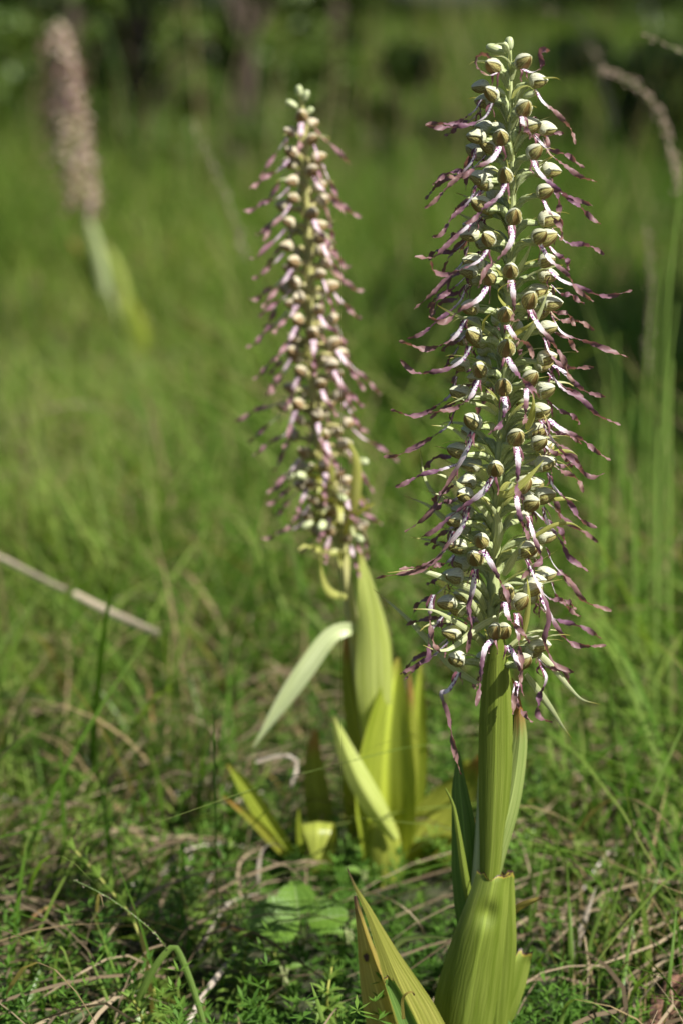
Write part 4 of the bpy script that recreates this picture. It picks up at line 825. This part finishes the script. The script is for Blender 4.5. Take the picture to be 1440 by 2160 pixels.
leaf2([(305, 815), (292, 745), (268, 680), (244, 635)], [14, 17, 16, 12, 3], ML_fresh, [-.02, -.026, -.026, -.024], parent=orchid3, Y=Y3, fold=.2)
leaf2([(310, 800), (306, 730), (290, 665), (262, 615)], [12, 15, 14, 10, 2], ML_second, [.008, .008, .008, .008], parent=orchid3, Y=Y3, fold=.3)

# ------------------------------------------------------------------ single blades, stalks and herbs that can be told apart
def one_mat(name, c1, c2, tr=.3): return leaf_mat(name, c1, c2, veins=3, trans=tr, rib=.35)
MG = one_mat('grass blade', (.11, .19, .030), (.19, .28, .06), .35); MGB = one_mat('bluish grass blade', (.13, .20, .08), (.22, .29, .14), .3); MGD = one_mat('deep green blade', (.08, .15, .022), (.13, .22, .035), .35)
MSP = one_mat('pale straw', (.50, .40, .27), (.62, .52, .38), .15)
MS = one_mat('straw', (.36, .28, .17), (.50, .41, .28), .12); MSG = one_mat('grey straw', (.27, .22, .17), (.42, .36, .29), .12); MSB = one_mat('brown straw', (.26, .15, .06), (.36, .22, .10), .15)
def strand(name, label, cat, pts, w, mat, group=None, nrm=(0, -1, .4), tw=.6, prof=(.8, 1, 1, .9, .6, .1), chan=-.3, n=26):
    q = np.array(pts, float); pp = resample(spline(q, 60), n); V, F, U = ribbon_grid(pp, np.array(prof) * w, nrm, np.linspace(0, tw, n), 5, chan)
    o = obj(name, V, F, mat, None, q[0], U, {'mark': np.zeros(len(V))}); return tag(o, label, cat, group)
def ground_path(pp, lift):                                   # follows ground pixels, raised a little
    return [G(a, b, l) for (a, b), l in zip(pp, lift)]
gst = 'dry stalks lying in the grass'
strand('dry_straw', 'straight pale straw lying across the grass at the left edge', 'dry stalk', [P(-60, 1148, 1.98), P(0, 1175, 1.96), P(90, 1222, 1.93), P(140, 1246, 1.92)], .0024, MSP, gst, prof=(1, 1, 1, 1))
strand('dry_straw', 'thick pinkish straw ending in a cut tip left of the middle orchid', 'dry stalk', [P(155, 1250, 1.92), P(230, 1290, 1.90), P(335, 1338, 1.87)], .0031, MSP, gst, prof=(.8, 1, 1, 1))
strand('dry_straw', 'short upright yellow straw standing left of the bent whitish leaf', 'dry stalk', [G(324, 1640), G(324, 1640) + [0, 0, .05], G(324, 1640) + [-.003, .0, .082]], .0016, MSB, gst)
strand('dry_straw', 'arched tan straw in front of the lower left leaves of the middle orchid', 'dry stalk', [G(205, 1880), P(250, 1830, 1.57), P(340, 1788, 1.56), P(420, 1772, 1.56), P(455, 1785, 1.57), P(470, 1812, 1.57)], .0014, MS, gst)
strand('dry_straw', 'hooked grey straw beside the rolled leaf of the middle orchid', 'dry stalk', [G(545, 1920), P(545, 1860, 1.55), P(552, 1800, 1.55), P(572, 1782, 1.55), P(602, 1788, 1.55)], .0016, MSG, gst)
strand('dry_straw', 'thin beige stalk sloping above the brown leaf tips of the middle orchid', 'dry stalk', [G(440, 1680, .03), P(500, 1612, 1.63), P(580, 1585, 1.63), P(640, 1562, 1.63), P(665, 1545, 1.63)], .0016, MS, gst)
strand('dry_straw', 'kinked dry stalk folded downwards left of the middle orchid', 'dry stalk', [P(540, 1608, 1.62), P(590, 1594, 1.62), P(624, 1600, 1.62), P(626, 1625, 1.62), P(612, 1670, 1.62), G(596, 1730)], .0014, MSG, gst)
strand('dry_straw', 'curved brown straw between the front sheath and the yellow leaf', 'dry stalk', [G(690, 1990), P(700, 1885, 1.47), P(760, 1880, 1.46), P(830, 1902, 1.45), P(880, 1945, 1.44), G(905, 2000)], .0013, MS, gst)
strand('dry_straw', 'weathered grey straw crossing the shadowed ground at lower centre', 'dry stalk', ground_path([(395, 2160), (430, 2100), (475, 2040), (520, 1985)], [.02, .03, .03, .03]), .0018, MSG, gst)
strand('dry_straw', 'reddish brown twig lying under the broad herb leaf', 'dry stalk', ground_path([(450, 1945), (500, 1962), (545, 1985)], [.02, .022, .02]), .0016, MSB, gst)
strand('dry_straw', 'broad bleached straw leaning right of the front orchid sheath', 'dry stalk', [G(1195, 2060), G(1195, 2060) + [.008, .0, .03], G(1195, 2060) + [.018, .005, .060]], .0026, MSG, gst)
strand('dry_straw', 'bent pale straw beside the thin purple edged leaf tip', 'dry stalk', [G(1175, 2010), G(1175, 2010) + [.004, 0, .03], G(1175, 2010) + [.016, 0, .045]], .0024, MS, gst)
strand('dry_straw', 'long dry stem slanting on the ground at the far left', 'dry stalk', ground_path([(-30, 1672), (60, 1700), (140, 1735)], [.03, .03, .028]), .0022, MSG, gst)
strand('dry_straw', 'tan stalk arching over the turf near the left edge', 'dry stalk', [G(60, 1770), P(110, 1742, 1.72), P(170, 1722, 1.72), P(215, 1715, 1.72)], .0014, MSB, gst)
for i in range(24):
    px, py = (random.uniform(-10, 470), random.uniform(1690, 2130)) if i < 16 else (random.uniform(1130, 1430), random.uniform(1700, 2140))
    b = G(px, py, .008); a = random.gauss(.75, .35) if i < 16 else random.gauss(1.0, .6); L = random.uniform(.05, .13); d = np.array([math.cos(a), math.sin(a), 0]) * L
    hh = random.uniform(.008, .035)
    strand('dry_straw', 'one of the loose grey brown straws matted over the turf', 'straw', [b, b + d * .35 + [0, 0, hh * .9], b + d * .7 + [.006 * random.gauss(0, 1), 0, hh], b + d + [0, 0, hh * random.uniform(.0, .8)]], random.uniform(.0008, .0014), random.choice((MS, MSG, MSG, MSB)), 'loose straws matted over the turf', tw=random.uniform(-2, 2), n=14)
gb = 'single blades of grass in the foreground'
strand('grass_strand', 'green grass blade folded over into a sharp peak at the bottom left', 'grass blade', [G(250, 2230), P(285, 2130, 1.335), P(325, 2045, 1.33), P(362, 2000, 1.33), P(376, 2008, 1.33), P(398, 2060, 1.325), P(415, 2110, 1.32), P(436, 2180, 1.31)], .0022, MG, gb, prof=(.7, .9, 1, 1, .9, 1, .9, .7), tw=.3, n=40)
strand('grass_strand', 'pale blade slanting up to the right under the folded blade', 'grass blade', [P(120, 2168, 1.35), P(200, 2128, 1.35), P(300, 2086, 1.35)], .0017, MGB, gb)
strand('grass_strand', 'thin deep green blade standing at the lower left', 'grass blade', [P(262, 2200, 1.36), P(228, 2110, 1.36), P(186, 2006, 1.36)], .0011, MG, gb)
strand('grass_strand', 'broad green blade at the bottom left corner leaning right', 'grass blade', [P(30, 2200, 1.37), P(75, 2080, 1.40), P(112, 1985, 1.42)], .0022, MGD, gb)
strand('grass_strand', 'second blade beside the corner blade, darker and narrower', 'grass blade', [P(15, 2180, 1.40), P(50, 2080, 1.43), P(88, 2010, 1.44)], .0014, MGD, gb)
strand('grass_strand', 'short yellowish blade tip poking up at the bottom centre', 'grass blade', [P(690, 2190, 1.30), P(675, 2130, 1.30), P(656, 2072, 1.30)], .0014, MG, gb)
strand('grass_strand', 'pale arching blade reaching behind the front orchid sheath', 'grass blade', [P(820, 2012, 1.41), P(850, 1984, 1.39), P(900, 1976, 1.375), P(975, 1982, 1.36)], .0017, MGB, gb, tw=.1)
strand('grass_strand', 'curved green blade arching to the right at the bottom right', 'grass blade', [G(1175, 2230), P(1185, 2145, 1.34), P(1205, 2112, 1.33), P(1240, 2112, 1.32), P(1280, 2135, 1.31), P(1325, 2170, 1.30)], .0014, MG, gb)
strand('grass_strand', 'tall pale blade slanting far up to the right edge', 'grass blade', [G(1235, 1990), P(1280, 1860, 1.53), P(1345, 1740, 1.52), P(1400, 1620, 1.52), P(1450, 1510, 1.53)], .0020, MG, gb)
strand('grass_strand', 'hooked green blade bent over right of the rusty leaf', 'grass blade', [G(1150, 1790), P(1180, 1690, 1.72), P(1206, 1620, 1.72), P(1200, 1578, 1.71), P(1175, 1572, 1.70), P(1150, 1580, 1.70)], .0021, MG, gb)
strand('grass_strand', 'bluish broad blade crossing the blurred grass on the right', 'grass blade', [G(1290, 1650), P(1290, 1540, 1.9), P(1320, 1480, 1.9), P(1352, 1425, 1.9)], .0026, MGB, gb)
strand('grass_strand', 'pale blade arching sideways at the left above the turf', 'grass blade', [P(-30, 1462, 1.95), P(40, 1470, 1.93), P(120, 1482, 1.9), P(190, 1510, 1.88), G(235, 1590)], .0018, MGB, gb)
strand('grass_strand', 'short whitish blade leaning near the thin dark stalk', 'grass blade', [G(500, 1580), P(480, 1520, 1.76), P(460, 1505, 1.76), P(432, 1500, 1.76)], .0018, MGB, gb)
gr = 'upright blades of grass to the right of the front orchid'
for i in range(20):
    px = random.uniform(1100, 1440); py = random.uniform(1990, 2230); b = G(px, py); h = random.uniform(.05, .115); lx = random.gauss(.12, .18)
    strand('grass_strand', 'slender upright green blade in the thin grass right of the front orchid', 'grass blade', [b, b + [lx * h * .3, random.gauss(0, .01), h * .5], b + [lx * h, random.gauss(0, .015), h]], random.uniform(.0008, .0015), random.choice((MG, MG, MGD)), gr, tw=random.uniform(-1, 1), n=12)
gl = 'green blades of grass at the lower left'
for i in range(16):
    px = random.uniform(-20, 520); py = random.uniform(1500, 1900); b = G(px, py); h = random.uniform(.04, .10); lx = random.gauss(-.25, .3)
    strand('grass_strand', 'fresh green blade rising from the tangled turf at the left', 'grass blade', [b, b + [lx * h * .3, random.gauss(0, .01), h * .5], b + [lx * h, random.gauss(0, .02), h]], random.uniform(.0010, .0018), random.choice((MG, MGD)), gl, tw=random.uniform(-1, 1), n=12)
strand('grass_strand', 'thin dark upright stalk crossing the shadows left of the middle orchid', 'stalk', [G(459, 2140), P(458, 1980, 1.43), P(456, 1740, 1.43), P(451, 1490, 1.43)], .0006, MGD, None, prof=(1, 1, .8, .9, 1.3, .6))

# seed heads
def seed_head(label, stalk, head, w, spik, mat, smat, group, n=44, seed=0, cat='seed head', open_=.5):
    n = n * 2 if n > 20 else n
    rg = np.random.default_rng(seed); stalk = np.array(stalk, float); t = thing('grass_seed_head', label, cat, stalk[0], group)
    pp = resample(spline(stalk, 80), 240); ps = pp[::8]; obj('stalk', *tube_grid(ps, [w, w * .8, w * .5], 6)[:2], smat, t, stalk[0], tube_grid(ps, [w], 6)[2], {'mark': np.zeros(180), 'rnd': np.full(180, .4), 'dry': np.zeros(180)})
    L = pp[int(240 * head):]; mb = MB()
    for i in range(n):
        f = (i + rg.random()) / n; c = L[min(len(L) - 1, int(f * len(L)))] + rg.normal(0, spik * .12, 3); tg = unit(L[min(len(L) - 1, int(f * len(L)) + 1)] - L[max(0, int(f * len(L)) - 1)] + 1e-6)
        d = unit(tg + rg.normal(0, open_, 3)); s = unit(np.cross(d, rg.normal(size=3))); k = np.cross(d, s); ln = spik * .40 * rg.uniform(.6, 1.2) * (1.1 - .4 * f)
        path = c + d * np.linspace(0, ln, 5)[:, None]; V, F, U = tube_grid(path, np.array([.15, 1, .9, .5, .05]) * ln * .19, 5); mb.add(V, F, U, mark=0.0, rnd=float(rg.random()), dry=1.0)
    mb.build('spikelets', mat, t, L[0]); return t
M_seed = one_mat('seed husk', (.34, .24, .17), (.46, .36, .27), .15); M_seedp = one_mat('purplish husk', (.22, .17, .13), (.36, .31, .20), .15)
gh = 'grasses gone to seed'
seed_head('small drooping grass panicle in sharp focus at the lower left', [G(352, 2080), P(350, 2000, 1.33), P(300, 1945, 1.33), P(240, 1900, 1.33), P(190, 1872, 1.33), P(134, 1847, 1.33)], .62, .0005, .0055, M_seedp, MG, gh, 20, 1, 'grass panicle', .3)
seed_head('nodding pinkish seed head at the top right edge', [P(1640, 700, 1.9) * [1, 1, 0] + [0, 0, 0], P(1600, 500, 1.9), P(1530, 210, 1.9), P(1470, 130, 1.9), P(1366, 78, 1.9)], .78, .0009, .013, M_seed, MG, gh, 26, 2, 'grass seed head', .12)
seed_head('blurred drooping seed head right of the front orchid top', [P(1470, 900, 2.3) * [1, 1, 0], P(1450, 600, 2.3), P(1410, 300, 2.3), P(1350, 190, 2.3), P(1270, 145, 2.3)], .74, .0010, .018, M_seed, MG, gh, 50, 3, 'grass seed head', .15)
seed_head('faint seed head arching at the very top right', [P(1360, 900, 3.4) * [1, 1, 0], P(1340, 600, 3.4), P(1290, 250, 3.4), P(1230, 60, 3.4), P(1150, 18, 3.4)], .66, .0012, .02, M_seed, MG, gh, 46, 4, 'grass seed head', .25)
seed_head('pale upright blurred seed head at the right edge', [P(1350, 1250, 2.4) * [1, 1, 0], P(1362, 800, 2.4), P(1372, 600, 2.4), P(1362, 480, 2.4)], .62, .0010, .013, M_seed, MG, gh, 60, 5, 'grass seed head', .35)
seed_head('tall soft seed head leaning left of the middle orchid', [P(580, 900, 2.7) * [1, 1, 0], P(560, 740, 2.7), P(500, 480, 2.7), P(440, 330, 2.7), P(408, 262, 2.7)], .66, .0011, .016, M_seedp, MG, gh, 44, 6, 'grass seed head', .15)
gtl = 'tall blurred stems at the right edge'
for i, (a, b, c_, Y) in enumerate([(1440, 345, 1385, 1.95), (1405, 520, 1372, 2.1), (1428, 640, 1400, 2.0), (1385, 560, 1350, 2.3), (1300, 700, 1320, 2.4), (1345, 830, 1300, 2.2), (1420, 760, 1425, 1.85), (1275, 900, 1250, 2.1), (1390, 900, 1395, 1.8), (1330, 1000, 1355, 1.9)]):
    b0 = P(c_, 1200, Y); b0[2] = float(gz(b0[0], Y))
    strand('grass_culm', ['tallest green stem at the right picture edge', 'slender stem just left of the tallest edge stem', 'bright stem low at the right edge', 'thin stem behind the pale upright seed head', 'short stem right of the long lips', 'leaning stem among the right hand grass', 'stiff stem close to the right picture edge above the slanting blade', 'short dim stem just right of the lowest long lips', 'broad bright blade like stem low at the right edge', 'short stem before the leaning one at the right'][i], 'grass stem', [b0, P((a + c_) / 2 - 8, (b + 1100) / 2, Y), P(a, b, Y)], .0018, MG, gtl, prof=(1, 1, .9, .8, .4))

# leafy herbs
def round_leaf(t, c, d, up, L, Wd, mat, teeth=11, seed=0):
    rg = np.random.default_rng(seed); d = unit(np.array(d, float)); up = np.array(up, float); s = unit(np.cross(d, up)); nrm = np.cross(s, d); n, nc = 2 * teeth + 1, 9
    v = np.linspace(0, 1, n); w = np.sin(np.pi * np.clip(v * .93 + .04, 0, 1) ** .85) ** .75 * Wd; w = w * (1 + .10 * np.where(np.arange(n) % 2, 1, -1)); q = np.linspace(-1, 1, nc)
    V = c + d * (v * L)[:, None, None] + s * (q[None, :] * w[:, None])[..., None] + nrm * (.28 * np.abs(q)[None, :] * w[:, None] - .18 * L * v[:, None] ** 2 + .018 * L * np.sin(v[:, None] * teeth * 3.1 + np.abs(q)[None, :] * 4) * np.abs(q)[None, :] * .6)[..., None]
    V += d * (np.abs(q)[None, :] * L * .05)[..., None]
    uv = np.stack(np.broadcast_arrays((q[None, :] + 1) / 2, v[:, None]), -1).reshape(-1, 2)
    return obj('leaf', V.reshape(-1, 3), grid_faces(n, nc), mat, t, c, uv, {'mark': np.zeros(n * nc)})
def herb_mat(name, a, b):
    m = NT(name); uvv, u, v = m.uv(); d = m.math('ABSOLUTE', m.math('SUBTRACT', u, .5)); w = m.math('SINE', m.math('MULTIPLY', m.math('SUBTRACT', v, m.math('MULTIPLY', d, .55)), 62))
    c = m.mix(m.noise(m.pos(), 160, 3), a, b); c = m.mix(m.step(w, .6, 1.0, 0, .22), c, tuple(x * .5 for x in a)); c = m.mix(m.step(d, .04, .0, 0, .6), c, (.22, .28, .10))
    return m.finish(c, .5, .3, m.mix(.5, c, m.mix(1, c, (1.8, 1.6, .5), 'MULTIPLY')), .4, w, .3, .0008)
M_h1 = herb_mat('toothed leaf', (.065, .145, .012), (.13, .225, .024)); M_h2 = herb_mat('small bright leaf', (.10, .20, .025), (.18, .29, .05))
def stalked(t, a, b, mat=None):
    pp = spline([a, (np.array(a) + b) / 2 + [0, 0, .006], b], 8); V, F, U = tube_grid(pp, [.0008, .0006], 6); obj('stalk', V, F, mat or M_stem, t, a, U)
g0 = G(640, 2015); t = thing('broad_leaf_herb', 'low herb with three toothed strawberry like leaves on the ground before the middle orchid', 'herb', g0)
for j, (pp, dd, L, Wd) in enumerate([((632, 1952), (-.85, -.35, .12), .029, .0155), ((630, 1945), (-.12, .75, .66), .024, .0115), ((650, 1955), (.75, -.1, .25), .022, .0120)]):
    c = P(pp[0], pp[1] - 10, 1.45); round_leaf(t, c, dd, (0, -.62, .8), L * 1.12, Wd * 1.1, M_h1, 11, j); stalked(t, g0, c)
for j, (hx, hy, lab, sc) in enumerate([(735, 1965, 'small bright green leaflet herb beside the yellow leaf of the front orchid', 1), (600, 2050, 'bright little herb at the bottom centre', .8), (480, 1765, 'small three leaved herb under the brown leaf tips', .8), (730, 1800, 'bright leaflets at the foot of the middle orchid sheath', .9), (1165, 1760, 'feathery bright green herb right of the front orchid stem', 1.1), (40, 1960, 'small bright herb at the left edge', .9), (770, 1850, 'leaflets between the two orchids', .8)]):
    g0 = G(hx, hy + 45); t = thing('small_herb', lab, 'herb', g0, 'small leafy herbs'); top = P(hx, hy, g0[1])
    for k in range(7):
        a = k * .9 + j; d = (math.cos(a) * .8, math.sin(a) * .8, random.uniform(.05, .4)); c = top + np.array(d) * .004 + [0, 0, random.uniform(-.012, .004)]
        round_leaf(t, c, d, (0, -.2, 1), .011 * sc * random.uniform(.8, 1.2), .0042 * sc, M_h2, 4, k + j); stalked(t, g0, c)
M_h2w = one_mat('whorl leaf', (.11, .20, .03), (.19, .28, .05), .35)
def bedstraw(label, path, whorls, L, seed, nl=8):
    rg = np.random.default_rng(seed); path = np.array(path, float); t = thing('whorled_herb', label, 'herb', path[0], 'whorled bedstraw like herbs'); pp = resample(spline(path, 60), 40)
    V, F, U = tube_grid(pp, [.0012, .0010, .0007], 6); obj('stem', V, F, stemY, t, path[0], U)
    for i in range(whorls):
        f = .12 + .88 * i / (whorls - 1); c = pp[min(39, int(f * 39))]; tg = unit(pp[min(39, int(f * 39) + 1)] - pp[max(0, int(f * 39) - 1)]); a0 = unit(np.cross(tg, [.2, 1, .3])); b0 = np.cross(tg, a0); mb = MB()
        for k in range(nl):
            a = k * 6.283 / nl + rg.normal(0, .15); d = unit(a0 * math.cos(a) + b0 * math.sin(a) + tg * (.35 + .9 * f ** 3)); ln = L * rg.uniform(.75, 1.2) * (1 - .5 * f ** 2)
            ln *= 1.6; q = spline([c, c + d * ln * .5 + tg * ln * .06, c + d * ln - UPZ * ln * .12], 6); V, F, U = ribbon_grid(q, np.array([.5, 1, 1, .8, .1]) * ln * .11, tg, None, 3, .4); mb.add(V, F, U, mark=0.0)
        mb.build('leaf_whorl', M_h2w, t, c)
    return t
stemY = stalk_mat('yellow stem', (.27, .28, .05), (.33, .34, .08), (.22, .22, .04))
bedstraw('yellow stemmed whorled herb leaning left at the lower left', [G(345, 2230), P(325, 2080, 1.40), P(285, 1950, 1.42), P(235, 1880, 1.43), P(160, 1795, 1.44)], 13, .013, 1)
bedstraw('dark low whorled sprig at the bottom near the folded blade', [G(310, 2240), P(300, 2150, 1.33), P(282, 2110, 1.33)], 6, .012, 2)
bedstraw('whorled sprig in the shade below the broad herb leaf', [G(560, 2160), P(565, 2080, 1.42), P(580, 2010, 1.43)], 8, .010, 3)
bedstraw('small whorled sprig at the right of the front sheath', [G(1120, 1900), P(1115, 1820, 1.6), P(1122, 1770, 1.6)], 8, .012, 4)
bedstraw('leafy whorled sprig in the middle of the left tangle', [G(400, 2000), P(390, 1900, 1.48), P(370, 1850, 1.48)], 8, .012, 5)
bedstraw('bright whorled sprig below the yellow leaf at the bottom', [G(700, 2190), P(690, 2110, 1.35), P(700, 2040, 1.36)], 8, .010, 6)

for j, (hx, hy, dx_, lab) in enumerate([(60, 2120, 10, 'leafy whorled sprig in the bottom left corner'), (150, 2090, -12, 'whorled sprig just left of the pale slanting blade'), (505, 2130, 14, 'whorled sprig at the bottom between the folded blade and the yellow leaf'),
                                        (440, 2010, -20, 'whorled sprig among straws left of the broad herb'), (35, 1900, 18, 'whorled sprig in the straw at the left edge'), (250, 2010, 25, 'short whorled sprig under the sharp grass panicle'), (1290, 2050, -14, 'whorled sprig in the thin grass at the lower right')]):
    g0 = G(hx, hy); Yg = g0[1]; bedstraw(lab, [g0, P(hx + dx_ * .4, hy - 60, Yg), P(hx + dx_, hy - 125, Yg)], 8, .011, 20 + j)

# weathered piece of wood at the bottom right
def wood():
    m = NT('weathered wood'); p = m.pos(); n = m.noise(m.scaled(p, (60, 60, 220)), 1.2, 4, .7); c = m.ramp(n, [(.3, (.05, .025, .018)), (.55, (.20, .10, .06)), (.8, (.40, .25, .17))]); return m.finish(c, .8, bump=n, bstr=1, bdist=.003)
rgw = np.random.default_rng(4); pw = resample(spline([G(1370, 2220, .006), P(1395, 2140, 1.37), P(1430, 2075, 1.385), P(1460, 2020, 1.40)], 40), 22); V, F, U = tube_grid(pw, [.006, .009, .0085, .007, .003], 12)
V = V + rgw.normal(0, .0011, V.shape) * np.array([1, 1, 1]); tag(obj('wood_fragment', V, F, wood(), None, pw[0], U, smooth=False), 'reddish brown weathered piece of wood at the bottom right corner', 'wood')
